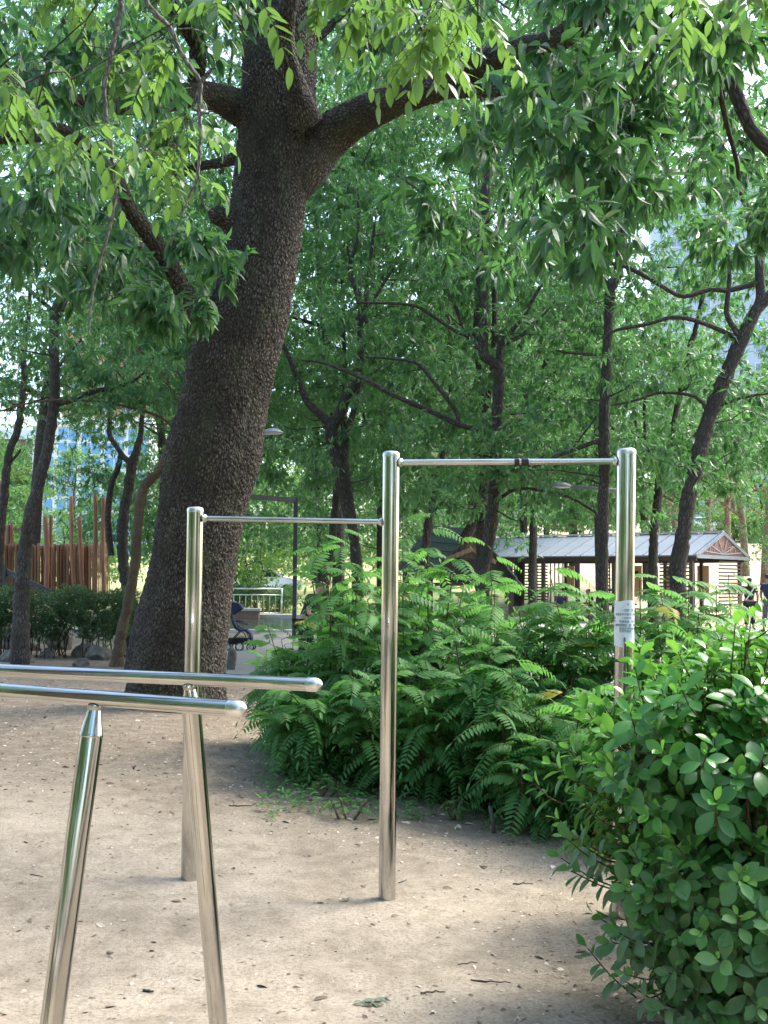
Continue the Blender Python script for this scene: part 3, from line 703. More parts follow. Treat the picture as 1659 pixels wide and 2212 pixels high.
traced('oak_tree', 'narrow dark tree cut by the left edge of the picture', 22.0,
  [[(-4, 1250, 10), (3, 1132, 9), (10, 1060, 9), (16, 1000, 9), (26, 960, 8), (40, 920, 8), (52, 815, 7), (50, 762, 7), (60, 700, 5), (70, 560, 3)],
   [(18, 1000, 4), (35, 985, 3), (45, 970, 2)]], 5.5, 13, 2.6, 120, front=.4, leaf=.15)
traced('young_tree', 'pair of crooked dark stems behind the hedge left of the big trunk', 23.0,
  [[(285, 1310, 13), (268, 1230, 12), (265, 1132, 12), (278, 1053, 11), (286, 1000, 11), (294, 979, 9), (304, 934, 6), (312, 860, 4), (330, 760, 3)],
   [(286, 1003, 8), (270, 990, 6), (254, 968, 5.5), (236, 937, 5.5), (239, 894, 5), (242, 820, 3.5)],
   [(240, 1200, 7), (233, 1119, 7), (241, 1048, 6.5), (257, 1005, 6), (260, 980, 5)]], 4.0, 9, 1.3, 45, front=.35, leaf=.12)
def slender():
    d = 18.8
    traced('young_tree', 'slim reddish brown leaning stem with long arching bare twigs by the rocks', d,
      [[(252, 1432, 14), (262, 1370, 12), (275, 1310, 11), (290, 1230, 11), (299, 1119, 11), (312, 1053, 11), (344, 1016, 9), (362, 974, 8), (381, 939, 7), (397, 886, 6), (405, 800, 4, 20), (420, 700, 3, 20)],
       [(386, 936, 3.5), (344, 900, 3), (264, 876, 2.8), (185, 865, 2.5), (119, 864, 2.2), (53, 873, 2), (-5, 890, 1.5)],
       [(394, 884, 2.6), (357, 820, 2.2), (323, 778, 2), (278, 733, 1.3)],
       [(119, 864, 1.6), (90, 852, 1.4), (20, 850, 1)]], 4.5, 8.5, 1.6, 40, crad=.36, front=.2, leaf=.10, bark='stem')
slender()
traced('young_tree', 'rough leaning stem tucked against the left foot of the big trunk', 18.2,
  [[(284, 1436, 15), (292, 1390, 13), (303, 1333, 12.5), (324, 1260, 11), (345, 1170, 9), (370, 1080, 8), (420, 900, 5)]], 4.8, 9, 1.7, 40, crad=.36, front=.4, bark='bark')

# background rows of trees: one kit per kind, copied with its parts
def kit_tree(name, label, h, rx, n, z0f, leafm, bark, leaf, trunk_r, seed, loc, group, crad=.6, per=12, k=8, lean=.04, cat='tree', tmpl=LT_FAR):
    g = random.Random(seed); parts = []
    P0 = [(0, 0, -.2), (lean * h * .3, 0, h * .3), (lean * h, .02 * h, h * .62), (lean * h * 1.1, 0, h * .9)]
    C = catmull(np.array([[*p, r] for p, r in zip(P0, (trunk_r * 1.3, trunk_r, trunk_r * .6, trunk_r * .2))]), 24)
    parts.append((C[:, :3], C[:, 3], 9))
    for _ in range(7):
        i = g.randrange(8, 20); a = g.uniform(0, 6.28); L = rx * g.uniform(.5, .9)
        s = C[i]; e = s[:3] + np.array([math.cos(a) * L, math.sin(a) * L, L * g.uniform(.4, .9)])
        parts.append(branchlet(s[:3], e, s[3] * .6, .012))
    cc = crown_around(lean * h * .8, 0, h * z0f, h, rx, n, g, front=.8)
    r = make_tree(name, label, parts, cc, np.full(n, crad) * (.7 + .6 * rng.random(n)), per, leaf, bark, leafm, tmpl, 9, group, k, .4, cat=cat, base=Vector((0, 0, 0)))
    r.location = loc; return r
def copy_tree(root, loc, rz, s, label, group=None):
    r = root.copy(); sc.collection.objects.link(r); r.location = loc; r.rotation_euler = (0, 0, rz); r.scale = (s, s, s)
    r['label'] = label
    if group: r['group'] = group
    for ch in list(root.children):
        c = ch.copy(); sc.collection.objects.link(c); c.parent = r
    return r
def at_px(px, d, dz=0.0):
    p = P(px, 1250, d); return Vector((p.x, p.y, T(p.x, p.y) + dz))
GB = 'tall leafy trees beyond the play area'
bgA = kit_tree('shade_tree', 'tall shade tree far behind the fort at the left edge', 13, 4.0, 250, .2, 'leaf_oak', 'bark', .20, .17, 5, at_px(-190, 36), GB)
bgB = kit_tree('shade_tree', 'broad lighter green shade tree behind the pond railing', 11, 4.2, 240, .10, 'leaf_sun', 'bark', .21, .15, 9, at_px(560, 62), GB)
for px, d, rz, s, src, lb in [
  (400, 46, 1.0, .95, 0, 'tall shade tree behind the left side of the big trunk'), (360, 33, 2.1, 1.0, 0, 'dark shade tree hidden behind the big trunk'),
  (700, 40, 3.0, 1.0, 0, 'dark shade tree over the square steel frame'), (830, 36, 4.2, 1.1, 0, 'dark shade tree straight behind the middle post'),
  (960, 44, 5.3, 1.1, 0, 'tall shade tree above the mossy playhouse'), (1120, 50, .7, 1.3, 0, 'tall shade tree above the left end of the pavilion roof'),
  (1240, 54, 1.9, 1.2, 0, 'shade tree over the middle of the pavilion roof'), (1400, 52, 2.8, 1.1, 0, 'shade tree above the right part of the pavilion roof'),
  (1740, 44, 3.9, .8, 0, 'shade tree whose crown fills the upper right edge'), (470, 50, .4, 1.0, 1, 'light green tree right of the big trunk beyond the railing'),
  (680, 70, 1.4, 1.15, 1, 'light green tree beyond the steel frame'), (880, 60, 2.4, 1.1, 1, 'light green tree behind the playhouse'), (290, 60, 3.4, .62, 1, 'light green tree between the fort and the big trunk'),
  (165, 62, 2.2, .74, 1, 'light green tree behind the right half of the log fort'), (50, 66, 4.4, .7, 1, 'light green tree behind the tall logs at the left edge'), (1180, 75, 5.4, 1.2, 1, 'light green tree far behind the pavilion'), (1350, 80, .9, 1.2, 1, 'light green tree behind the notice post'),
  (1530, 105, 1.9, 1.2, 1, 'light green tree beyond the parked cars'), (1650, 112, 2.9, 1.2, 1, 'light green tree beyond the cars at the right edge'), (1430, 108, 3.3, 1.1, 1, 'light green tree at the far left of the car park')]:
    copy_tree((bgA, bgB)[src], at_px(px, d), rz, s, lb, GB)
bgD = kit_tree('tall_tree', 'very tall tree whose crown fills the sky above the left trunks', 19, 4.6, 250, .34, 'leaf_oak', 'bark', .21, .15, 25, at_px(64, 29), 'very tall trees rising behind the slender oaks', crad=.66, per=15)
for px, d, rz, s, lb in [(440, 29, 1.0, 1.0, 'very tall tree rising behind the left limb of the big oak'), (733, 30, 2.2, 1.0, 'very tall tree rising just right of the big trunk'), (845, 34, 3.3, .95, 'very tall tree rising above the middle post'),
                         (1303, 30, 4.1, 1.0, 'very tall tree rising above the taped bar'), (1900, 33, .3, .95, 'very tall tree at the upper right corner')]:
    copy_tree(bgD, at_px(px, d), rz, s, lb, 'very tall trees rising behind the slender oaks')
# row of distant trees closing the view
bgC = kit_tree('distant_tree', 'pale hazy tree at the far left of the horizon', 15, 6.0, 170, .1, 'leaf_sun', 'bark', .36, .2, 15, at_px(-60, 125), 'distant tree line', crad=1.0, per=12)
far_names = ['behind the left log posts', 'beyond the hedge', 'left of the big trunk', 'just behind the big trunk', 'above the pond railing', 'left of the middle post', 'right of the middle post', 'above the playhouse ridge',
             'above the pavilion ridge', 'left of the notice post', 'right of the notice post', 'beyond the car park', 'at the right edge']
for i, nm in enumerate(far_names):
    copy_tree(bgC, at_px(60 + i * 130, 128 + (i % 3) * 9), i * 1.7, .9 + .08 * (i % 4), 'pale tree of the distant tree line ' + nm, 'distant tree line')
# small multi-stem trees and clipped bushes near the pond
def small_tree(px, d, h, label, seed):
    g = random.Random(seed); b = at_px(px, d); parts = []
    for s in range(5):
        a = g.uniform(0, 6.28); e = np.array([math.cos(a) * h * .3, math.sin(a) * h * .3, h * .8])
        parts.append(branchlet(np.array(b) + [0, 0, -.05], np.array(b) + e, .045, .012, 6, -.2))
    cc = crown_around(b.x, b.y, b.z + h * .38, b.z + h, h * .38, 42, g, .8)
    return make_tree('small_tree', label, parts, cc, np.full(42, .36), 12, .10, 'bark', 'leaf_sun', LT_FAR, 6, None, 8, .4, base=b)
small_tree(555, 50, 4.6, 'small bright multi stemmed tree behind the pond railing', 3)
small_tree(690, 46, 4.2, 'small bright multi stemmed tree right of the steel frame', 4)
small_tree(135, 42, 4.4, 'airy pale small tree behind the log fort', 6)
# right-hand pines
def pine(px, d, wpx, label, lean, seed, src=None):
    b = at_px(px, d); h = 11
    if src is None:
        r = kit_tree('pine_tree', label, h, 2.3, 60, .55, 'leaf_pine', 'bark_pale', .30, .19, seed, b, 'pale barked pines on the dry slope', crad=.7, per=10, k=12, lean=lean, tmpl=LT_NEED if False else LT_FAR)
        return r
    r = copy_tree(src, b, lean, wpx, label, 'pale barked pines on the dry slope'); return r
pn = pine(1612, 60, 1, 'curved pale pine on the dry slope right of the pavilion gable', -.06, 31)
for px, d, rz, s, lb in [(1652, 56, 2.6, 1.05, 'stout pale pine nearest the right edge on the slope'), (1572, 74, 1.4, 1.0, 'pale pine just behind the peak of the gable'), (1528, 72, 3.6, 1.0, 'pale pine left of the gable peak'),
                         (1496, 80, 4.9, 1.0, 'pale pine beside the thick leaning oak'), (1462, 70, .6, 1.0, 'reddish pine left of the leaning oak'), (1440, 74, 2.2, 1.0, 'reddish pine next to the thin forked oak'), (1590, 86, 5.6, .95, 'thin pine close to the parked cars')]:
    pine(px, d, s, lb, rz, 0, pn)

# ------------------------------------------------------------------ trees that stand beside the camera and reach over the view
def near_tree(label, trunk, limbs_px, groups, twigs, bark='bark', grey=None):
    base = Vector(trunk[0][0]); root = empty('overhanging_tree', base, 0, label, 'tree'); off = np.array(base)
    C = catmull(np.array([[*p, r] for p, r in trunk]), 60); parts = [(C[:, :3], C[:, 3], 20)] + [limb(l, None, 14) for l in limbs_px]
    V, Qa, at = tubes(parts); obj('trunk', raw_mesh('trunk', V - off, Qa, M_[bark], True, at), root)
    if grey:
        for g in grey:
            V, Qa, at = tubes([limb(l, 60, 8, .0015) for l in g]); obj('dead_branch', raw_mesh('dead_branch', V - off, Qa, M_['bark_grey'], True, at), root)
    return root, off
left_t = [((-4.2, 1.6, -.1), .30), ((-4.1, 1.8, 1.5), .24), ((-3.9, 2.3, 3.2), .20), ((-3.2, 3.4, 4.6), .14), ((-2.2, 4.8, 5.2), .09), ((-1.2, 5.8, 5.4), .05)]
rootL, offL = near_tree('tree beside the viewer with bright compound leaves and grey dead branches hanging at upper left', left_t,
  [[(-350, -350, 5.0, 30), (-100, -180, 5.3, 18), (120, -90, 5.6, 12), (320, -70, 5.8, 9), (560, -60, 5.8, 7), (760, -60, 5.6, 5)],
   [(560, -60, 5.8, 6), (800, -90, 5.2, 6), (980, -60, 4.9, 5), (1100, 20, 4.8, 2)]], None, None,
  grey=[[[(270, -60, 4.8, 8), (260, 10, 4.8, 7), (252, 60, 4.8, 6.5), (240, 120, 4.8, 6), (226, 180, 4.8, 5.5), (228, 240, 4.8, 5), (240, 320, 4.8, 5.5), (247, 380, 4.8, 5), (248, 430, 4.8, 5), (235, 500, 4.8, 4), (215, 570, 4.8, 3.5), (200, 640, 4.8, 2.8), (192, 720, 4.8, 1.5)],
         [(232, 500, 4.8, 2), (222, 560, 4.85, 1.6), (214, 590, 4.85, 1)]],
        [[(300, -60, 4.7, 7), (318, 5, 4.7, 6), (340, 32, 4.7, 6), (370, 65, 4.7, 5.5), (390, 115, 4.7, 5), (415, 150, 4.7, 5), (433, 180, 4.7, 5), (430, 230, 4.7, 4.5), (433, 300, 4.7, 4), (428, 370, 4.7, 3.5), (420, 400, 4.7, 3), (395, 460, 4.7, 2.4), (368, 530, 4.7, 1.5)],
         [(432, 182, 4.7, 4.5), (448, 160, 4.7, 4.5), (456, 150, 4.7, 3), (466, 147, 4.7, 2)], [(434, 185, 4.7, 4), (425, 210, 4.7, 4), (417, 230, 4.7, 3.5), (425, 240, 4.7, 3), (445, 245, 4.7, 2.5), (460, 238, 4.7, 2)],
         [(385, 62, 4.7, 1.6), (430, 66, 4.7, 1.6), (480, 100, 4.7, 1.3), (505, 140, 4.7, 1), (540, 162, 4.7, .7)], [(428, 375, 4.7, 2), (440, 440, 4.7, 1.6), (462, 458, 4.7, 1)]]])
right_t = [((4.9, 5.2, -.1), .28), ((4.8, 5.4, 1.6), .22), ((4.5, 6.0, 3.2), .17), ((4.1, 6.8, 4.2), .13)]
rootR, offR = near_tree('tree out to the right whose crooked limb bends down across the upper right corner', right_t,
  [[(2200, 200, 7.0, 44), (2000, 260, 7.2, 32), (1800, 330, 7.3, 22), (1700, 345, 7.4, 17), (1660, 318, 7.4, 15), (1625, 285, 7.4, 14), (1597, 220, 7.4, 15), (1575, 165, 7.4, 15), (1548, 125, 7.4, 14), (1504, 96, 7.4, 12), (1450, 92, 7.4, 13), (1420, 75, 7.4, 15), (1404, 45, 7.4, 18), (1392, 0, 7.4, 19), (1385, -60, 7.4, 17), (1360, -200, 7.4, 12)],
   [(1410, 70, 7.4, 10), (1435, 50, 7.3, 8), (1455, 30, 7.2, 6), (1490, -10, 7.1, 5)], [(1540, 120, 7.4, 6), (1555, 200, 7.6, 6), (1575, 290, 7.8, 5.5), (1590, 340, 7.9, 5), (1600, 420, 8.1, 4)],
   [(1425, 90, 7.4, 6), (1410, 120, 7.4, 5), (1380, 160, 7.5, 3)]], None, None)
cR, rR, tR = box_clumps([(1500, 1700, -20, 110, 6.0, 7.0, 6, .22, .4), (1520, 1700, 330, 520, 7.8, 9, 8, .26, .45), (1540, 1740, 120, 440, 9.5, 12, 16, .34, .45), (1440, 1560, 130, 330, 8.2, 9.4, 6, .24, .45), (1350, 1480, 120, 260, 7.4, 8.6, 5, .22, .4), (1300, 2100, -500, -60, 5, 9, 20, .4, .4), (1750, 2300, -60, 400, 5.5, 8.5, 12, .36, .4)])
V, Qa, at = clump_leaves(cR, rR, 11, .155, LT_MID, 7, .7, tR); obj('crown', raw_mesh('crown', V - offR, Qa, M_['leaf_dark'], False, at), rootR)

def compound_cluster(tips, g, leaf=.085, n_leaflets=11, twig_from=None, rach=.27):
    """hanging pinnate leaves: tips = (point, outward direction)"""
    O, D, N, S, tt = [], [], [], [], []; parts = []
    for p, dr in tips:
        p = np.array(p); dr = unit(np.array(dr)); L = rach * g.uniform(.7, 1.15); base_t = g.uniform(.25, .75)
        up = np.array([0, 0, 1.0]); side = unit(np.cross(dr, up) + 1e-6)
        pts = [p + dr * (L * t) - up * (L * .55 * t * t) for t in np.linspace(0, 1, 8)]; pts = np.array(pts)
        parts.append((pts, np.linspace(.0022, .0010, 8), 4))
        npair = n_leaflets // 2; tl = leaf * g.uniform(.8, 1.15)
        roll = g.uniform(-.7, .7); side = unit(side * math.cos(roll) + up * math.sin(roll) * .7)
        for i in range(npair):
            t = .22 + .7 * i / npair; k = t * 7; a = int(k); q = pts[a] * (1 - k + a) + pts[min(7, a + 1)] * (k - a)
            dd = unit(pts[min(7, a + 1)] - pts[a])
            for s in (-1, 1):
                O.append(q); D.append(unit(dd * .55 + side * s * .75 - up * .35 + np.array([g.gauss(0, .12) for _ in range(3)]))); N.append(up + side * s * .25 + np.array([g.gauss(0, .2) for _ in range(3)]))
                S.append(tl * g.uniform(.85, 1.1) * (1 - .25 * abs(t - .55))); tt.append(min(.94, max(0, base_t + g.gauss(0, .1))))
        O.append(pts[-1]); D.append(unit(pts[-1] - pts[-2] - up * .2)); N.append(up); S.append(tl); tt.append(base_t)
    return leaves(LT_OVATE, np.array(O), np.array(D), np.array(N), np.array(S), None, np.array(tt)), parts
def hang_groups(specs, off, root, seed, skel_px):
    g = random.Random(seed); tips = []; tw = []
    sk = np.vstack([limb(l)[0] for l in skel_px])
    for (x0, x1, y0, y1, d0, d1, n, fan) in specs:
        for _ in range(n):
            hub = np.array(P(g.uniform(x0, x1), g.uniform(y0, y1), g.uniform(d0, d1)))
            s = sk[int(np.argmin(np.linalg.norm(sk - hub, axis=1)))]
            C = catmull([s, (s * .6 + hub * .4) + np.array([g.gauss(0, .10), g.gauss(0, .10), .14]), (s * .25 + hub * .75) + np.array([g.gauss(0, .05), g.gauss(0, .05), .08]), hub], 12); tw.append((C, np.linspace(.004, .0016, 12), 5)); sk = np.vstack([sk, C[4:]])
            for q in range(fan):
                a = g.uniform(0, 6.28); t = g.uniform(.75, 1.0); p = C[min(11, int(t * 11))]
                tips.append((p, (math.cos(a), math.sin(a), g.uniform(-.7, .15))))
    lv, rp = compound_cluster(tips, g)
    obj('crown', raw_mesh('crown', lv[0] - off, lv[1], M_['leaf_bright'], True, lv[2]), root)
    V, Qa, at = tubes(tw + rp); obj('twigs', raw_mesh('twigs', V - off, Qa, M_['bark'], True, at), root)
hang_groups([(-20, 130, 120, 300, 3.9, 5.0, 5, 3), (130, 260, 170, 330, 4.2, 5.2, 2, 4), (280, 440, 60, 180, 4.8, 5.4, 3, 4), (310, 400, 180, 420, 4.8, 5.4, 5, 4), (600, 640, -20, 10, 3.9, 4.1, 1, 3),
             (700, 760, -80, -30, 3.8, 4.6, 2, 3), (770, 1000, -60, 50, 3.9, 4.8, 7, 4), (890, 1040, 40, 130, 4.0, 4.6, 5, 4), (-60, 700, -260, -80, 4.2, 5.6, 14, 4), (80, 260, -40, 120, 5.0, 5.8, 2, 4)],
            offL, rootL, 5, [[(-350, -350, 5.0, 30), (120, -90, 5.6, 12), (560, -60, 5.8, 7), (760, -60, 5.6, 5)], [(560, -60, 5.8, 6), (800, -90, 5.2, 6), (980, -60, 4.9, 5), (1100, 20, 4.8, 2)]])
hang_groups([(1450, 1600, -80, -15, 3.8, 4.6, 4, 3), (1620, 1700, -40, 30, 3.8, 4.6, 2, 3)], offR, rootR, 8, [[(2200, 200, 7.0, 44), (1700, 345, 7.4, 17), (1597, 220, 7.4, 15), (1420, 75, 7.4, 15), (1360, -200, 7.4, 12)]])
# unseen trees put round the viewer to shade the yard and darken steel reflections
copy_tree(bgA, Vector((-6.5, -7, 0)), .5, .9, 'shade tree standing behind the viewer on the left', GB)
copy_tree(bgB, Vector((-6.8, 1.2, 0)), 4.5, .8, 'leafy tree standing just out of view left of the parallel bars', GB)
copy_tree(bgB, Vector((-5.4, -4.2, 0)), 1.5, .8, 'leafy tree standing close behind the viewer on the left', GB)
for i in (0, 1, 2, 3, 4, 7, 8, 9, 10, 11, 12):  # unseen ring, added so the posts reflect dark foliage
    a = R_(88 + i * 15.3); copy_tree(bgB, Vector((math.sin(a) * (15 + i % 3 * 2), 2 + math.cos(a) * (15 + i % 3 * 2), 0)) if True else None, i * 1.9, 1.0 + .1 * (i % 3), 'unseen leafy tree added round the yard to darken the steel reflections', 'unseen trees added for the steel reflections')
copy_tree(bgA, Vector((-9.5, -1.5, 0)), 3.1, .85, 'shade tree standing out to the left behind the viewer', GB)
copy_tree(bgA, Vector((9.5, -4.5, 0)), 5.1, .9, 'shade tree standing out to the right behind the viewer', GB)
copy_tree(bgA, Vector((-.5, -13, 0)), 4.1, 1.0, 'shade tree standing directly behind the viewer', GB)
copy_tree(bgA, Vector((-10.5, 5.5, 0)), 1.5, .85, 'shade tree standing far out to the left of the parallel bars', GB)

# ------------------------------------------------------------------ feathery shrubs (pinnate leaves)
def pinnate_shrub(name, label, base, h, spread, nstem, seed, group, rach=.38, npair=10, fr_per=20):
    g = random.Random(seed); root = empty(name, base, 0, label, 'shrub', group); O, D, N, S, tt = [], [], [], [], []; parts = []
    up = np.array([0, 0, 1.0])
    for s in range(nstem):
        a = g.uniform(0, 6.283); q = spread * math.sqrt(g.random()); top = np.array([math.cos(a) * q, math.sin(a) * q, h * g.uniform(.55, 1.0) * (1 - .35 * (q / spread) ** 2)])
        b0 = np.array([top[0] * .45, top[1] * .45, -.03])
        C = catmull([b0, (b0 * .6 + top * .4) + np.array([g.gauss(0, .05), g.gauss(0, .05), .1]), top], 14); parts.append((C, np.linspace(.011, .003, 14), 5))
        nf = int(fr_per * (.6 + .6 * top[2] / h))
        for f in range(nf):
            t = 1 - .85 * (f / nf) ** 1.15; p = C[int(t * 13)]; a = f * 2.4 + g.uniform(-.4, .4); el = g.uniform(-.1, .8) if t > .8 else g.uniform(-.5, .6)
            dr = unit(np.array([math.cos(a), math.sin(a), el])); L = rach * g.uniform(.65, 1.12) * (.75 + .25 * t); side = unit(np.cross(dr, up)); droop = g.uniform(.35, .8)
            rl = g.gauss(0, .25); side = unit(side + up * rl)
            M = 7; pts = np.array([p + dr * (L * u) - up * (L * droop * u * u) for u in np.linspace(0, 1, M)]); parts.append((pts, np.linspace(.0025, .001, M), 3))
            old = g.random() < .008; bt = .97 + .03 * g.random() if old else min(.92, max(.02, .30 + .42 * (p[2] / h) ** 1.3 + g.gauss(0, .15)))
            for i in range(npair):
                u = .16 + .80 * i / npair; k = u * (M - 1); ia = int(k); c = pts[ia] * (1 - k + ia) + pts[min(M - 1, ia + 1)] * (k - ia); dd = unit(pts[min(M - 1, ia + 1)] - pts[ia]); nn = unit(np.cross(side, dd))
                if nn[2] < 0: nn = -nn
                ll = L * .30 * (1 - .55 * abs(u - .35) ** 1.2) * (1.15 - .5 * u)
                for sg in (-1, 1):
                    O.append(c); D.append(side * sg * .9 + dd * .42 - nn * .22); N.append(nn + side * sg * .15 + np.array([g.gauss(0, .10), g.gauss(0, .10), 0])); S.append(ll); tt.append(bt if old else min(.93, max(0, bt + g.gauss(0, .05))))
            O.append(pts[-1]); D.append(pts[-1] - pts[-2]); N.append(up); S.append(L * .2); tt.append(bt)
    V, Qa, at = tubes(parts); obj('stems', raw_mesh('stems', V, Qa, M_['stem'], True, at), root)
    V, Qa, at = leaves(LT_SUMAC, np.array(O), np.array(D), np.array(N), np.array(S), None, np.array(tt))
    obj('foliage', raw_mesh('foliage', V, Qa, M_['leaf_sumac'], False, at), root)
    return root
GS = 'feathery leaved shrubs forming the thicket behind the bars'
def gp(px, d): p = P(px, 1500, d); return Vector((p.x, p.y, gz(p.x, p.y)))
shr = []
for i, (px, d, h, sp, ns, lb) in enumerate([
  (655, 9.8, 1.2, .5, 13, 'low feathery shrub at the left tip of the thicket beside the big trunk'),
  (765, 9.6, 2.15, .8, 26, 'tall feathery shrub just left of the middle post'),
  (710, 8.6, 1.05, .62, 18, 'short feathery shrub at the front left corner of the thicket'),
  (920, 9.4, 2.2, .85, 28, 'tall feathery shrub right of the middle post in front of the playhouse'),
  (930, 8.1, 1.35, .65, 19, 'waist high feathery shrub at the foot of the thicket right of the middle post'),
  (1090, 9.0, 1.95, .75, 22, 'tall feathery shrub under the taped part of the high bar'),
  (1110, 7.7, 1.2, .58, 17, 'low feathery shrub at the front edge left of the glossy bush'),
  (1225, 8.4, 1.8, .65, 19, 'feathery shrub just left of the notice post'),
  (1250, 7.2, 1.0, .5, 13, 'low feathery shrub half hidden by the left side of the glossy bush'),
  (1430, 8.2, 1.95, .65, 20, 'tall feathery shrub right of the notice post'),
  (1550, 8.6, 1.75, .75, 20, 'feathery shrub behind the glossy bush toward the right edge'),
  (1400, 6.7, 1.2, .5, 12, 'feathery shrub directly behind the glossy bush')]):
    shr.append(pinnate_shrub('feathery_shrub', lb, gp(px, d), h, sp, ns, 100 + i, GS))
# little seedlings at the thicket's front edge
for i, (px, py, lb) in enumerate([(745, 1770, 'tiny feathery seedling on the bare soil in front of the thicket'), (1160, 1775, 'tiny yellowing seedling by the stake'), (985, 1765, 'tiny feathery seedling at the dark soil edge right of the middle post'), (690, 1720, 'small feathery seedling left of the middle post foot of the thicket')]):
    b = G(px, py); pinnate_shrub('seedling', lb, Vector((b.x, b.y, gz(b.x, b.y))), .16, .12, 3, 300 + i, 'feathery seedlings', rach=.16, npair=6, fr_per=4)

# ------------------------------------------------------------------ glossy bush at the right
def glossy_bush(label, cen, rad, base, nshoot, seed, leaf=.076, group=None, cull=None):
    g = random.Random(seed); root = empty('glossy_bush', base, 0, label, 'bush', group); b = np.array(base)
    O, D, N, S, W, tt, du = [], [], [], [], [], [], []; parts = []; up = np.array([0, 0, 1.0]); cen = np.array(cen); rad = np.array(rad)
    mains = []
    for s in range(9):
        a = g.uniform(0, 6.283); e = cen + rad * np.array([math.cos(a) * .55, math.sin(a) * .55, g.uniform(-.25, .35)]); s0 = b + np.array([g.gauss(0, .09), g.gauss(0, .07), -.03])
        C = catmull([s0, s0 * .6 + e * .4 + np.array([0, 0, .08]), e], 20); parts.append((C, np.linspace(.013, .006, 20), 7)); mains.append(C)
    MM = np.vstack(mains); cnt = 0
    while cnt < nshoot:
        v = np.array([g.gauss(0, 1) for _ in range(3)]); v /= np.linalg.norm(v); q = g.uniform(.62, 1.03) if g.random() < .8 else g.uniform(.3, .7)
        wob = 1 + .16 * math.sin(v[0] * 5 + seed) * math.cos(v[2] * 4) ; tip = cen + rad * v * q * wob
        if tip[2] < .1: continue
        if cull and cull(tip): continue
        cnt += 1
        L = g.uniform(.14, .26); out = unit(v * np.array([1, 1, .6]) + up * g.uniform(.25, .9) + np.array([g.gauss(0, .2) for _ in range(3)])); s0 = tip - out * L
        C = catmull([s0, (s0 + tip) / 2 - up * .015, tip], 7); parts.append((C, np.linspace(.0036, .0022, 7), 5))
        m = MM[int(np.argmin(np.linalg.norm(MM - s0, axis=1) + np.where(MM[:, 2] > s0[2], .15, 0)))]
        if g.random() < .5: parts.append(branchlet(m, s0, .006, .0036, 5, .05))
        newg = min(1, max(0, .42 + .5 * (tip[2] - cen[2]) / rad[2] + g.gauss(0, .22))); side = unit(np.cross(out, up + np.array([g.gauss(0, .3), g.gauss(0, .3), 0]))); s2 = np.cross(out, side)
        npair = g.randint(4, 6); ang = g.uniform(0, 3.14)
        for i in range(npair):
            t = 1 - (i / npair) ** 1.05 * .92; p = s0 + (tip - s0) * t; ang += 1.57 + g.gauss(0, .12); spread = .35 + .75 * min(1, i / 2.2)
            sz = leaf * (.58 + .46 * min(1, i / 1.6)) * g.uniform(.68, 1.2)
            for sg in (0, math.pi):
                ra = side * math.cos(ang + sg) + s2 * math.sin(ang + sg); dd = unit(ra * spread + out * (1.05 - .55 * min(1, i / 2)) - up * (.10 * i) + np.array([g.gauss(0, .1) for _ in range(3)]))
                nn = unit(out * 1.0 - ra * .4 + up * .35 + np.array([g.gauss(0, .12) for _ in range(3)]))
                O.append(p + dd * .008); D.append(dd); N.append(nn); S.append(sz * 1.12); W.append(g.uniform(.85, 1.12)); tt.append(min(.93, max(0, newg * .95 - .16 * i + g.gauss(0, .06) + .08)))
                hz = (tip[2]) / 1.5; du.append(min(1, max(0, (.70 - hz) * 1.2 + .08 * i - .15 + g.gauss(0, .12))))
    V, Qa, at = tubes(parts); obj('stems', raw_mesh('stems', V - b, Qa, M_['stem'], True, at), root)
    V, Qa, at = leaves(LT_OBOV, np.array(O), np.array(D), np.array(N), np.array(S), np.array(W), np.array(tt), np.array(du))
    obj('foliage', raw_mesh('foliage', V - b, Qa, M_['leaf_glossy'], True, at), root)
    return root
GE = 'glossy leaved bushes at the lower right'
glossy_bush('glossy round leaved bush filling the lower right corner in front of the notice post', (1.29, 4.15, .86), (.66, .55, .74), (1.32, 4.2, 0), 450, 1, group=GE, cull=lambda t: t[2] > 1.24 + .5 * (t[0] - .8))
glossy_bush('taller glossy bush cut off by the right edge of the picture', (1.95, 4.45, .85), (.66, .6, .80), (1.95, 4.5, 0), 280, 2, group=GE)
glossy_bush('short dusty leaved glossy bush at the bottom right corner', (1.37, 3.88, .42), (.57, .32, .46), (1.40, 3.9, 0), 220, 3, group=GE)
glossy_bush('glossy bush behind the others around the foot of the notice post', (1.55, 5.2, .80), (.55, .4, .58), (1.75, 5.25, 0), 110, 4, group=GE)

# ------------------------------------------------------------------ hedge, rocks
hc = []
def hedge(label, x0, x1, d0, d1, z0, z1, n, leafm='leaf_hedge', leaf=.06, crad=.17, per=16):
    a = at_px((x0 + x1) / 2, (d0 + d1) / 2); root = empty('hedge', a, 0, label, 'hedge'); C = []
    parts = []
    for _ in range(n):
        px = rnd.uniform(x0, x1); d = rnd.uniform(d0, d1); p = at_px(px, d); z = z0 + (z1 - z0) * (rnd.random() ** .7); C.append((p.x, p.y, p.z + z + .06 * math.sin(px * .05)))
    for _ in range(60):
        px = rnd.uniform(x0, x1); d = rnd.uniform(d0, d1); p = np.array(at_px(px, d)); parts.append(branchlet(p - [0, 0, .05], p + np.array([rnd.gauss(0, .1), 0, z0 + .4]), .014, .006, 5, 0))
    V, Qa, at = tubes(parts); obj('stems', raw_mesh('stems', V - np.array(a), Qa, M_['bark'], True, at), root)
    V, Qa, at = clump_leaves(np.array(C), np.full(n, crad), per, leaf, LT_FAR, 7, .0); obj('foliage', raw_mesh('foliage', V - np.array(a), Qa, M_[leafm], False, at), root)
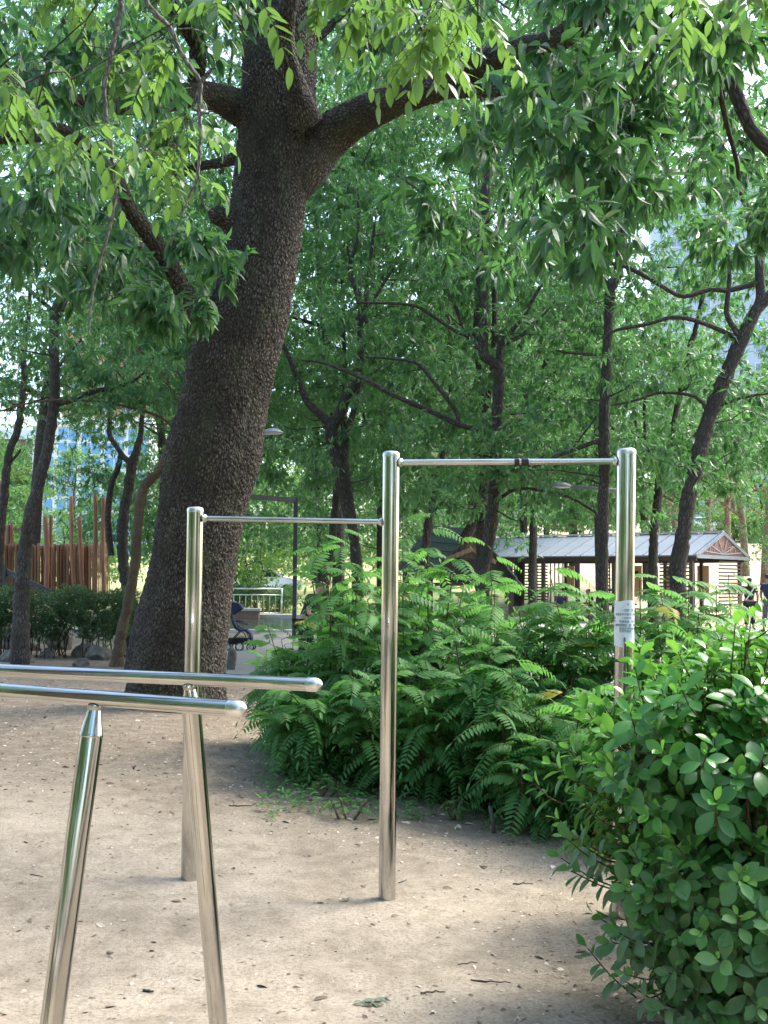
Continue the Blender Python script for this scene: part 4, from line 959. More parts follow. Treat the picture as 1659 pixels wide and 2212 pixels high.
hedge('dense dark hedge in front of the log fort at the left', -60, 292, 20.6, 22.2, .35, 1.3, 620)
hedge('clipped green hedge behind the pond railing', 480, 640, 47.5, 50, .1, 1.1, 200, 'leaf_oak', .12, .25, 12)
hedge('clipped hedge along the car park on the far slope', 1540, 1720, 82, 84, .1, 2.2, 260, 'leaf_sun', .2, .5, 10)
def rock(label, px, py, w, h, seed, group='boulders along the hedge'):
    p = G(px, py); s = PXM(p.y); rx = w / 2 / s; rz = h / s; g = random.Random(seed)
    bm = bmesh.new(); bmesh.ops.create_icosphere(bm, subdivisions=4, radius=1)
    planes = [(Vector((g.gauss(0, 1), g.gauss(0, 1), g.gauss(0, .8))).normalized(), g.uniform(.62, .9)) for _ in range(11)]
    for v in bm.verts:
        c = v.co.copy()
        for nrm, dd in planes:
            q = c.dot(nrm)
            if q > dd: c -= nrm * (q - dd) * .92
        c *= 1 + .05 * math.sin(c.x * 7 + seed) * math.cos(c.z * 6 + c.y * 5) + g.gauss(0, .008)
        v.co = Vector((c.x * rx, c.y * rx * .8, c.z * rz * .75 + rz * .35))
    me = bpy.data.meshes.new('boulder'); bm.to_mesh(me); bm.free(); me.materials.append(M_['stone'])
    o = obj('boulder', me, None, label=label, cat='rock', group=group); o.location = p; o.rotation_euler = (0, 0, g.uniform(-.4, .4)); return o
for i, (px, py, w, h, lb) in enumerate([
  (22, 1400, 56, 42, 'rounded grey boulder at the left edge above the parallel bars'), (126, 1402, 62, 42, 'largest domed grey boulder under the middle of the hedge'), (70, 1404, 46, 20, 'flat broken stone between the two rounded boulders'),
  (104, 1420, 40, 20, 'low brown stone in front of the domed boulder'), (170, 1418, 36, 22, 'angular stone right of the domed boulder'), (215, 1424, 60, 30, 'wedge shaped boulder beside the slim reddish stem'),
  (175, 1438, 40, 16, 'flat slab stone nearest the far parallel bar'), (196, 1404, 50, 18, 'long flat stone under the dark hedge stems'), (20, 1428, 50, 22, 'earthy stone low at the left edge'),
  (268, 1418, 26, 20, 'small stone squeezed between the slim stems'), (500, 1440, 26, 40, 'pale upright stone at the right foot of the big trunk'), (60, 1430, 34, 14, 'small loose stone in the soil below the boulders')]):
    rock(lb, px, py, w, h, i + 3)

# ------------------------------------------------------------------ pull-up bars
def steel_tube(name, a, b, r0, r1, mat, parent, n=48, rings=None, dome=0.0):
    a, b = np.array(a, float), np.array(b, float); L = np.linalg.norm(b - a); rings = rings or 12
    t = np.linspace(0, 1, rings); C = a + (b - a) * t[:, None]; r = r0 + (r1 - r0) * t
    if dome:
        u = (b - a) / L; e = np.linspace(0, math.pi / 2, 7)[1:]
        C = np.vstack([C, [b + u * (dome * math.sin(x)) for x in e]]); r = np.concatenate([r, [max(.0005, r1 * math.cos(x)) for x in e]])
    V, Qa, bk = tube_arrays(C, r, n)
    me = raw_mesh(name, V, Qa, mat, True, {'bk': bk}); return obj(name, me, parent)
pm_t, pm_b = P(845, 980, 5.57), P(836, 1925, 5.57); pl_t, pl_b = P(422, 1100, 5.77), P(409, 1862, 5.77); pr_t, pr_b = P(1353, 974, 5.38), P(1341, 1960, 5.38)
pull = empty('pull_up_bars', Vector((pm_b.x, pm_b.y, gz(pm_b.x, pm_b.y))), 0, 'stainless steel pull up bars at two heights on three round posts', 'exercise bars')
po = pull.location.copy()
for tp, bt_, r in ((pl_t, pl_b, .0435), (pm_t, pm_b, .0437), (pr_t, pr_b, .0475)):
    z0 = gz(bt_.x, bt_.y) - .08; f = (z0 - bt_.z) / (tp.z - bt_.z); b_ = bt_ + (tp - bt_) * f
    steel_tube('post', b_ - po, tp - po, r, r, M_['steel'], pull)
    q = tp - po; u = (tp - bt_).normalized()
    c = MB(); c.lathe([(r + .0008, -.018), (r + .0014, -.012), (r + .0012, .001), (r * .93, .008), (r * .7, .0125), (.001, .014)], 40, Matrix.Translation(q) @ u.to_track_quat('Z', 'Y').to_matrix().to_4x4()); c.build('cap', M_['cap'], pull)
hb0, hb1 = P(852, 999.5, 5.566), P(1345, 996.5, 5.383); lb0, lb1 = P(430, 1119.5, 5.767), P(838, 1127.8, 5.572)
for a, b, r in ((hb0, hb1, .0170), (lb0, lb1, .0145)):
    steel_tube('bar', a - po, b - po, r, r, M_['steel'], pull, 32)
    u = (b - a).normalized()
    for e, sg, pr in ((a, 1, .0435), (b, -1, .046)):
        w = MB(); M = Matrix.Translation(e - po + u * sg * (pr - .009)) @ (u * sg).to_track_quat('Z', 'Y').to_matrix().to_4x4()
        w.lathe([(r + .008, -.004), (r + .0075, .004), (r + .003, .008), (r + .0005, .012)], 24, M); w.build('weld', M_['cap'], pull)
# black tape wraps and hanging strap
tp = empty('black_strap', P(1131, 998, 5.463), 0, 'black tape wound round the high bar with a loose end hanging down', 'strap')
u = (hb1 - hb0).normalized()
def wrapm(c, half, r, n=32):
    m = MB(); M = Matrix.Translation(c - tp.location) @ u.to_track_quat('Z', 'Y').to_matrix().to_4x4(); k = 9; pr = [(r - .002, -half)]
    for i in range(k): pr.append((r + .0018 * (i % 2), -half + 2 * half * i / (k - 1)))
    pr.append((r - .002, half)); m.lathe(pr, n, M); return m
def onbar(px): f = (px - 852) / (1345 - 852); return hb0 + (hb1 - hb0) * f
wrapm(onbar(1121), .013, .0195).build('tape', M_['black'], tp); wrapm(onbar(1138.5), .019, .0205).build('tape', M_['black'], tp)
e0 = onbar(1144) - tp.location; st = MB(); pts = [e0 + Vector((0, -.018, -.012)), e0 + Vector((.0, -.016, -.04)), e0 + Vector((.003, -.012, -.08)), e0 + Vector((-.001, -.012, -.12))]
C = catmull([tuple(p) for p in pts], 12)
for i in range(11): st.bar(C[i], C[i + 1], .011 + .002 * math.sin(i), .0025)
st.build('loose_end', M_['black'], tp)
# notice on the right post
npt = P(1349, 1352, 5.38); f1 = (1303 - 974) / (1960 - 974); f2 = (1402 - 974) / (1960 - 974)
na = pr_t + (pr_b - pr_t) * f1; nb = pr_t + (pr_b - pr_t) * f2; notice = empty('notice', nb, 0, 'white weathered paper notice with lines of dark printed writing wrapped round the right steel post', 'notice')
ax = (na - nb); H = ax.length; RN = .0492
th = np.linspace(-math.pi * .98, math.pi * .92, 60); V = []; 
cols = len(th); rows = 14
for j in range(rows):
    z = H * j / (rows - 1)
    for i, a in enumerate(th):
        rr = RN + .0007 * math.sin(a * 5 + j) + (.0004 * math.sin(j * 2.1)); zz = z + (.004 * math.sin(a * 3 + 1) if j == rows - 1 else 0) + (.005 * math.sin(a * 4) if j == 0 else 0)
        V.append(np.array(ax.normalized()) * zz + np.array([rr * math.sin(a), -rr * math.cos(a), 0]))
V = np.array(V); Qn = np.array([(j * cols + i, j * cols + i + 1, (j + 1) * cols + i + 1, (j + 1) * cols + i) for j in range(rows - 1) for i in range(cols - 1)])
obj('paper', raw_mesh('paper', V, Qn, M_['paper'], True), notice)
wr = MB(); g = random.Random(4); un = ax.normalized()
def ink(a, z, w, h):
    r = RN + .0022; c = Vector((r * math.sin(a), -r * math.cos(a), 0)) + un * z
    wr.box(c, (w, .0006, h), rot=Matrix.Rotation(a, 3, 'Z'))
def glyph(a, z, s):
    """one printed syllable block of strokes"""
    ink(a, z + s * .32, s * .62, s * .13); ink(a - .18 * s / RN, z, s * .14, s * .6); ink(a + .3 * s / RN, z + s * .05, s * .13, s * .85)
    if g.random() < .7: ink(a, z - s * .34, s * .6, s * .13)
    if g.random() < .5: ink(a + .42 * s / RN, z + .05 * s, s * .2, s * .12)
for zf, s, rowspec in [(.92, .010, '.     1    .'), (.79, .0135, '    .11 1 1'), (.70, .012, ' 1111111 11 '), (.62, .012, '1   .111    '), (.545, .0125, '1  1111 11 1'), (.465, .0135, ' 11111 1 111'), (.39, .0125, '   1111111 1'), (.335, .012, '   11111 . 1')]:
    for i, ch in enumerate(rowspec):
        a = -1.35 + 2.7 * i / 11
        if ch == '1': glyph(a, H * zf, s)
        elif ch == '.': ink(a, H * zf, .004, .003)
wr.build('writing', M_['ink'], notice)
# dead stick and cable tie on the same post
tie_c = pr_t + (pr_b - pr_t) * ((1434 - 974) / 986); ct = MB(); ct.lathe([(.047, -.007), (.0497, -.007), (.0502, 0), (.0497, .007), (.047, .007)], 40, Matrix.Translation((0, 0, 0)) @ Matrix.Rotation(.06, 4, 'Y'))
ct.box((.012, -.052, .001), (.013, .008, .015)); o = ct.build('cable_tie', M_['black'], None, label='black cable tie fastened round the right post below the paper notice', cat='cable tie'); o.location = tie_c
sk = MB(); s0 = P(1350, 1500, 5.30); C = catmull([tuple(P(1349, 1377, 5.322)), tuple(P(1351, 1400, 5.315)), tuple(P(1350, 1440, 5.31)), tuple(P(1350, 1600, 5.29)), tuple(P(1352, 1900, 5.28))], 40) - np.array(s0)
sk.tube(C, list(np.linspace(.005, .0075, 40) * (1 + .15 * rng.normal(size=40))), 9); o = sk.build('stick', M_['bark_grey'], None, label='thin brown stick standing against the front of the notice post', cat='stick'); o.location = s0

# ------------------------------------------------------------------ parallel bars
nb_r, nb_l = P(512, 1531, 2.69), P(0, 1492, 3.06); fb_r, fb_l = P(679, 1478.8, 3.29), P(0, 1448, 3.71)
un_ = (nb_l - nb_r).normalized(); uf_ = (fb_l - fb_r).normalized(); u = ((un_ + uf_) / 2).normalized(); u.z = 0; u.normalize(); nrm = Vector((-u.y, u.x, 0)); 
if nrm.y < 0: nrm = -nrm
zb = (nb_r.z + fb_r.z + nb_l.z + fb_l.z) / 4
par = empty('parallel_bars', Vector((-1.3, 3.3, 0)), 0, 'low stainless steel parallel dip bars on splayed round legs in the left foreground', 'exercise bars'); o_ = par.location.copy()
RB = .0213
for r_, l_, legpx in ((nb_r, nb_l, 208), (fb_r, fb_l, 410)):
    uu = (l_ - r_).normalized(); end = r_ + uu * 2.6; end.z = l_.z + (l_.z - r_.z) * .3
    near = r_ is nb_r
    steel_tube('bar', end - o_, r_ - o_, RB, RB, M_['steel'], par, 40)
    for e, dv in ((r_, -uu), (end, uu)):
        c = MB(); M = Matrix.Translation(e - o_) @ dv.to_track_quat('Z', 'Y').to_matrix().to_4x4()
        c.lathe([(RB + .0006, -.022), (RB + .0012, -.020), (RB + .0012, .002), (RB * .96, .010), (RB * .78, .018), (RB * .45, .024), (.001, .0265)], 36, M); c.build('end_cap', M_['cap'], par)
    # leg meeting points: where the bar crosses the leg's pixel column
    best = min((abs((lambda w: (CAMROT.to_3x3().inverted() @ (w - Vector((0, 0, EYE)))))(r_ + uu * s).x / -(CAMROT.to_3x3().inverted() @ (r_ + uu * s - Vector((0, 0, EYE)))).z * F + CX - legpx), s) for s in [i * .01 for i in range(200)])[1]
    for s in (best, best + 1.25):
        top = r_ + uu * s - Vector((0, 0, RB * .6)); side = -nrm if near else nrm
        slope = .185 if near else .19
        foot = Vector((top.x, top.y, 0)) + side * (slope * top.z); foot.z = gz(foot.x, foot.y) - .06
        ud = (foot - top).normalized(); RL = .0305
        steel_tube('leg', foot - o_, top + ud * .085 - o_, RL, RL, M_['steel'], par, 44)
        c = MB(); M = Matrix.Translation(top - o_) @ ud.to_track_quat('Z', 'Y').to_matrix().to_4x4()
        c.lathe([(.013, .0), (.0165, .012), (RL * .985, .081), (RL + .0008, .086), (RL + .0010, .089), (RL, .092)], 40, M); c.build('cone_joint', M_['steel'], par)
        w = MB(); w.lathe([(.021, .010), (.0205, .016), (.0175, .022)], 24, M); w.build('weld', M_['weld'], par)
# ------------------------------------------------------------------ street furniture in the background
fr = at_px(637, 29); zt = P(637, 1076, 29).z
frame = empty('square_frame', fr, 0, 'dark grey square steel frame standing beyond the big trunk', 'frame')
m = MB(); m.box((0, 0, zt / 2), (.11, .11, zt)); m.build('post', M_['darkmetal'], frame)
l2 = P(440, 1061, 27.5) - fr; m = MB(); m.box((l2.x, l2.y, l2.z / 2 + .0), (.11, .11, l2.z)); m.build('post', M_['darkmetal'], frame)
m = MB(); m.bar((0 - .056 * 0, 0, zt - .056), (l2.x, l2.y, l2.z - .056), .10, .13); m.build('beam', M_['darkmetal'], frame)
def lamp(label, pole_px, d, heads, hs=.5):
    b = at_px(pole_px, d); root = empty('street_lamp', b, 0, label, 'street lamp', 'grey park street lamps'); zt = 0
    for (hx, hy, hd) in heads:
        h = P(hx, hy, hd) - b; zt = max(zt, h.z)
        dirv = Vector((h.x, h.y, 0)).normalized(); s = Vector((0, 0, h.z - .06))
        a = MB(); a.tube([tuple(s), tuple(h - dirv * .13 + Vector((0, 0, .0)))], .028, 10); a.build('arm', M_['greymetal'], root)
        hm = MB(); M = Matrix.Translation(h) @ Matrix.Rotation(math.atan2(dirv.y, dirv.x), 4, 'Z')
        M = M @ Matrix.Scale(hs, 4)
        prof = [(.001, .15), (.12, .135), (.22, .09), (.30, .03), (.33, -.01), (.325, -.03), (.29, -.032)]
        hm.lathe(prof, 24, M @ Matrix.Diagonal((1.1, .7, .9, 1))); h_ = hm.build('lamp_head', M_['greymetal'], root)
        gl = MB(); gl.lathe([(.29, -.028), (.24, -.06), (.10, -.075), (.001, -.078)], 24, M @ Matrix.Diagonal((1.1, .7, .9, 1))); gl.build('lamp_glass', M_['lampglass'], root)
    p = MB(); p.tube([(0, 0, -.1), (0, 0, zt * .5), (0, 0, zt + .05)], [.055, .045, .032], 14); p.build('pole', M_['greymetal'], root)
lamp('grey twin armed street lamp mostly hidden behind the big trunk', 485, 16.6, [(588, 934, 16.4), (383, 968, 16.8)])
lamp('grey single armed street lamp standing behind the notice post', 1350, 17.0, [(1212, 1050, 16.9)])
# fence by the pond
f0, f1_ = P(470, 1324, 46.2), P(611, 1324, 46.2); fz = .1
fen = empty('pond_railing', Vector((f0.x, 45.6, .0)), 0, 'pale steel railing with thin upright bars behind the pond', 'railing'); fo = fen.location; W_ = f1_.x - f0.x
for z, r in ((1.18, .03), (.92, .022), (.14, .02)):
    m = MB(); m.tube([(0, 0, z), (W_, 0, z)], r, 10); m.build('rail', M_['cap'], fen)
for x in (0, W_): m = MB(); m.tube([(x, 0, -.1), (x, 0, 1.2)], .035, 10); m.build('post', M_['cap'], fen)
nbal = int(W_ / .24)
for i in range(1, nbal): m = MB(); m.tube([(W_ * i / nbal, 0, .15), (W_ * i / nbal, 0, .91)], .017, 8); m.build('baluster', simple('pale_tan_bar', (.42, .38, .28), .5) if i == 1 else bpy.data.materials['pale_tan_bar'], fen)
bw = P(531, 1326, 44.3); m = MB(); m.box((0, 0, .36), (1.35, .5, .1)); sb = empty('stone_bench', Vector((bw.x, 43.9, -.02)), 0, 'low pale stone bench at the far edge of the pond', 'bench')
m.build('seat', M_['granite'], sb); m = MB(); m.box((0, 0, .15), (1.2, .4, .3)); m.build('base', M_['redplank'], sb)

# play fort -------------------------------------------------------
fd = 25.0; forto = at_px(120, fd); fort = empty('log_fort', forto, 0, 'orange brown play fort of upright logs with taller log posts behind the hedge', 'play fort')
def flog(px, top, bot, wpx, d, name='log', wav=.0, mat='log', tilt=0):
    a = P(px, bot, d) - forto; b = P(px + tilt, top, d) - forto; r = wpx / 2 / PXM(d); g = random.Random(int(px * 7 + top)); n = 14
    C = catmull([tuple(a), tuple((a + b) / 2 + Vector((g.gauss(0, wav), 0, 0))), tuple(b)], n); rr = [r * (1 + g.uniform(-.07, .07) * (1 if wav else .3)) for _ in range(n)]
    m = MB(); C = np.vstack([C, C[-1] + [0, 0, r * .25], C[-1] + [0, 0, r * .35]]); m.tube(C, rr + [r * .75, r * .3], 12); m.build(name, M_[mat], fort)
x = -12
while x < 190:
    w = rnd.uniform(5.5, 8.5); flog(x + w / 2, 1177 + rnd.uniform(-3, 3) + (0 if x > 60 else -2), 1300, w, fd + rnd.uniform(-.05, .1)); x += w + rnd.choice([-.2, .0, .9])
x = 193
while x < 237:
    w = rnd.uniform(2.1, 2.7); k = (x - 193) / 44; flog(x, 1178 - 8 * k, 1302, w, fd - .3 + 1.5 * k, 'slat', 0, 'logslat'); x += w + .9
for px, top, w, tl in [(-2, 1040, 14, 8), (16, 1135, 9, 1), (25, 1130, 7, 0), (99, 1117, 11, -1), (110, 1115, 8, 0), (161, 1073, 9, -7), (179, 1117, 10, -8), (205, 1066, 10, 1), (225, 1076, 10, -1)]:
    flog(px, top, 1290, w, fd - .25 if px not in (16, 25, 110) else fd + .5, 'tall_post', .03, 'log', tl)
m = MB(); a = P(-12, 1184, fd + .2) - forto; b = P(190, 1184, fd + .2) - forto; m.bar(a, b, .08, .12); m.build('rail', M_['log'], fort)
m = MB(); a = P(-12, 1262, fd + .2) - forto; b = P(190, 1262, fd + .2) - forto; m.bar(a, b, .08, .12); m.build('rail', M_['log'], fort)
rl = empty('stair_railing', at_px(10, 23.4), 0, 'dark painted stair handrail slanting down in front of the log fort', 'railing'); ro = rl.location
m = MB(); m.bar(P(9, 1222, 23.4) - ro, P(9, 1310, 23.4) - ro, .16, .1); m.build('post', M_['darkmetal'], rl)
m = MB(); m.bar(P(-8, 1223, 23.4) - ro, P(15, 1223, 23.4) - ro, .12, .05); m.build('rail', M_['darkmetal'], rl)
for dy, w in ((0, .07), (9, .05)): m = MB(); m.bar(P(13, 1232 + dy, 23.4) - ro, P(108, 1276 + dy, 23.3) - ro, w, w); m.build('rail', M_['darkmetal'], rl)
for px, py in ((36, 1246), (62, 1258), (88, 1270)): m = MB(); m.bar(P(px, py, 23.4) - ro, P(px, 1315, 23.4) - ro, .06, .09); m.build('baluster', M_['darkmetal'], rl)

# mossy playhouse ---------------------------------------------------
pd = 27.0; pk = P(1022, 1142, pd); php = Vector((pk.x, pk.y, T(pk.x, pk.y)))
ph = empty('playhouse', php, 0, 'small wooden playhouse with a steep mossy board roof left of the pavilion', 'playhouse')
def L(px, py, d): return P(px, py, d) - php
rk, bk_ = L(1022, 1142, pd), L(934, 1136, pd + 1.6); back = bk_ - rk
el = L(950, 1226, pd + .15); er = L(1112, 1250, pd - .1)
for nme, e in (('roof_slope', el), ('roof_slope', er)):
    m = MB(); dv = e - rk; nb_ = 6
    for i in range(nb_):
        a = rk + dv * (i / nb_ * 1.18); b = rk + dv * ((i + 1.12) / nb_ * 1.18); nn = dv.cross(back).normalized(); nn = nn if nn.z > 0 else -nn
        for q in range(1):
            c0 = a + nn * .012; c1 = b + nn * .045; V = [c0 - back * .04, c1 - back * .04, c1 + back * 1.02, c0 + back * 1.02]; V += [v - nn * .035 for v in V]
            m.add(V, [(0, 1, 2, 3), (7, 6, 5, 4), (0, 4, 5, 1), (1, 5, 6, 2), (2, 6, 7, 3), (3, 7, 4, 0)])
    m.build(nme, M_['roofwood'], ph)
gx_ = back.normalized() * .08
m = MB(); n_ = 9
for i in range(n_):
    t0 = -1 + 2 * i / n_; t1 = -1 + 2 * (i + .93) / n_; kf = .62
    def top(t): v = (el if t < 0 else er) - rk; return rk + v * abs(t) * kf
    for (ta, tb) in [(t0, t1)] if t0 * t1 > 0 else [(t0, 0), (0, t1)]:
        A0, B0 = top(ta) + gx_, top(tb) + gx_; zb_ = min(top(1).z, top(-1).z) + .04
        V = [A0, B0, Vector((B0.x, B0.y, zb_)), Vector((A0.x, A0.y, zb_))]; V += [v + gx_ * .3 for v in V]; m.add(V, [(0, 1, 2, 3), (7, 6, 5, 4), (0, 4, 5, 1), (1, 5, 6, 2), (2, 6, 7, 3), (3, 7, 4, 0)])
m.build('gable', M_['plank'], ph)
m = MB(); m.bar(L(960, 1210, pd - .02), L(1020, 1186, pd - .06), .1, .11); m.bar(L(1020, 1186, pd - .06), L(1072, 1215, pd - .1), .1, .11); m.build('arch_beam', M_['plank'], ph)
for i, (y, ya) in enumerate(((1219, 1227), (1238, 1252))): m = MB(); m.bar(L(952, (y + ya) / 2, pd + .1), L(1100, (y + ya) / 2, pd + .0), .06, .30 + .05 * i); m.build('rail', M_['brownwood'], ph)
m = MB(); m.bar(L(985, 1205, pd + .3), L(1060, 1250, pd + .3), .08, .08); m.bar(L(1050, 1205, pd + .35), L(1000, 1250, pd + .35), .08, .08); m.build('brace', M_['brownwood'], ph)
for px in (930, 1104): m = MB(); q = L(px, 1245, pd); m.box((q.x, q.y, q.z / 2), (.12, .12, q.z)); m.build('post', M_['brownwood'], ph)
m = MB(); a, b = L(925, 1262, pd), L(1105, 1262, pd - .1); m.bar(a, b, 1.2, .08); m.build('deck', M_['brownwood'], ph)

# long pavilion ---------------------------------------------------
an = R_(45); dvd = 40.5
pg = P(1555, 1151, dvd + .9); axd = Vector((-.76, .65, 0)).normalized(); cr_ = Vector((-axd.y, axd.x, 0)); 
if cr_.y > 0: cr_ = -cr_           # towards the camera, across the building
pv0 = Vector((pg.x, pg.y, T(pg.x, pg.y))); pav = empty('pavilion', pv0, 0, 'long open pavilion with a grey standing seam metal roof and slatted screens', 'pavilion')
zr = pg.z - pv0.z; LEN = 11.6; HW = 2.35; ze = zr - .86
def PV(s, c, z): return axd * s + cr_ * c + Vector((0, 0, z))
def slab(m, a, b, c, d, t):
    nn = (b - a).cross(d - a).normalized(); nn = nn if nn.z > 0 else -nn; V = [a, b, c, d]; V += [v - nn * t for v in V]
    m.add(V, [(0, 1, 2, 3), (7, 6, 5, 4), (0, 4, 5, 1), (1, 5, 6, 2), (2, 6, 7, 3), (3, 7, 4, 0)])
for sg in (1, -1):
    m = MB(); slab(m, PV(-.1, 0, zr), PV(LEN, 0, zr), PV(LEN, sg * (HW + .15), ze - .05), PV(-.1, sg * (HW + .15), ze - .05), .05)
    for i in range(18):
        s = LEN * i / 17 - .05; a = PV(s, 0, zr + .02); b = PV(s, sg * (HW + .15), ze - .03); m.bar(a, b, .035, .05)
    m.build('roof_slope', M_['metalroof'], pav)
m = MB(); m.bar(PV(-.15, 0, zr + .05), PV(LEN + .05, 0, zr + .05), .16, .06); m.build('ridge_cap', M_['cap'], pav)
m = MB()
for sg in (1, -1):
    m.bar(PV(-.16, 0, zr - .02), PV(-.16, sg * (HW + .18), ze - .08), .05, .13)
m.bar(PV(-.16, -HW - .1, ze - .1), PV(-.16, HW + .1, ze - .1), .05, .14); m.build('gable_trim', M_['metalroof'], pav)
m = MB(); n_ = 22
for i in range(n_):
    t0 = -1 + 2 * i / n_; t1 = -1 + 2 * (i + .92) / n_
    def tz(t): return ze - .03 + (zr - ze - .06) * (1 - abs(t))
    V = [PV(-.10, t0 * HW, ze - .05), PV(-.10, t1 * HW, ze - .05), PV(-.10, t1 * HW, tz(t1)), PV(-.10, t0 * HW, tz(t0))]; V += [v + axd * .03 for v in V]
    m.add(V, [(0, 1, 2, 3), (7, 6, 5, 4), (0, 4, 5, 1), (1, 5, 6, 2), (2, 6, 7, 3), (3, 7, 4, 0)])
m.build('gable', M_['redplank'], pav)
m = MB()
for t, h in ((-.75, .12), (-.45, .35), (-.15, .6), (.2, .62), (.5, .35), (.75, .12)): m.bar(PV(-.14, 0, ze + .02), PV(-.14, t * HW, ze + h), .02, .035)
for t, h, t2, h2 in ((-.45, .35, -.5, .1), (-.45, .35, -.2, .3), (.5, .35, .55, .08), (.2, .62, .35, .3)): m.bar(PV(-.14, t * HW, ze + h), PV(-.14, t2 * HW, ze + h2), .02, .03)
m.build('branch_ornament', M_['greyornament'], pav)
for sg in (1, -1): m = MB(); m.bar(PV(-.05, sg * (HW - .1), ze - .17), PV(LEN, sg * (HW - .1), ze - .17), .12, .2); m.build('beam', M_['brownwood'], pav)
zp = ze - .1
for sg in (1, -1):
    for i in range(8): s = .15 + (LEN - .3) * i / 7; q = PV(s, sg * (HW - .1), 0); m = MB(); m.box((q.x, q.y, zp / 2 - .05), (.13, .13, zp), math.atan2(axd.y, axd.x)); m.build('post', M_['brownwood'], pav)
def vslats(s0, s1, c, z0, z1, n, nm='slat_screen'):
    m = MB()
    for i in range(n): s = s0 + (s1 - s0) * i / (n - 1); m.bar(PV(s, c, z0), PV(s, c, z1), .05, .05)
    m.bar(PV(s0 - .05, c, z0), PV(s1 + .05, c, z0), .06, .08); m.bar(PV(s0 - .05, c, (z0 + z1) / 2 - .3), PV(s1 + .05, c, (z0 + z1) / 2 - .3), .06, .09); m.build(nm, M_['brownwood'], pav)
def hslats(s0, s1, c, z0, z1, n, cc=None):
    m = MB()
    for i in range(n):
        z = z0 + (z1 - z0) * i / (n - 1)
        if cc is None: m.bar(PV(s0, c, z), PV(s1, c, z), .03, .06)
        else: m.bar(PV(s0, c, z), PV(s0, cc, z), .03, .06)
    m.build('slat_screen', M_['brownwood'], pav)
ip = (LEN - .3) / 7
vslats(.15 + ip * 3.15, .15 + ip * 3.75, -HW + .1, .35, zp - .1, 6); vslats(.15 + ip * 1.2, .15 + ip * 1.8, -HW + .1, .35, zp - .1, 6); vslats(.15 + ip * 5.1, .15 + ip * 5.5, -HW + .1, .35, zp - .1, 4)
hslats(.15, .15 + ip * .8, HW - .1, .5, zp - .15, 13); hslats(.1, 0, -HW + .2, .5, zp - .15, 13, -.1); hslats(.15 + ip * 5.6, .15 + ip * 6.8, -HW + .1, .5, zp - .15, 13); hslats(.15 + ip * 2.1, .15 + ip * 2.4, HW - .1, .5, zp - .15, 13)
for s in (2.82, 1.86, 4.88, .95):
    m = MB(); a = PV(.15 + ip * s, -HW + .12, 0); m.box((a.x, a.y, zp * .60), (.5, .04, zp * .56), math.atan2(axd.y, axd.x)); m.build('panel', M_['tanpanel'], pav)
a = PV(.15 + ip * 2.82, -HW + .16, zp * .72); m = MB(); m.box(a, (.2, .03, .3), math.atan2(axd.y, axd.x)); m.build('wall_box', M_['brownwood'], pav)
bn0 = pv0 + PV(.15 + ip * 3.2, -.3, 0); bench = empty('wooden_bench', bn0, math.atan2(axd.y, axd.x), 'dark wooden bench inside the pavilion under the seated people', 'bench')
m = MB(); m.box((0, 0, .43), (3.0, .42, .06)); m.build('seat', M_['brownwood'], bench)
for x in (-1.35, 0, 1.35): m = MB(); m.box((x, 0, .2), (.08, .36, .4)); m.build('leg', M_['brownwood'], bench)

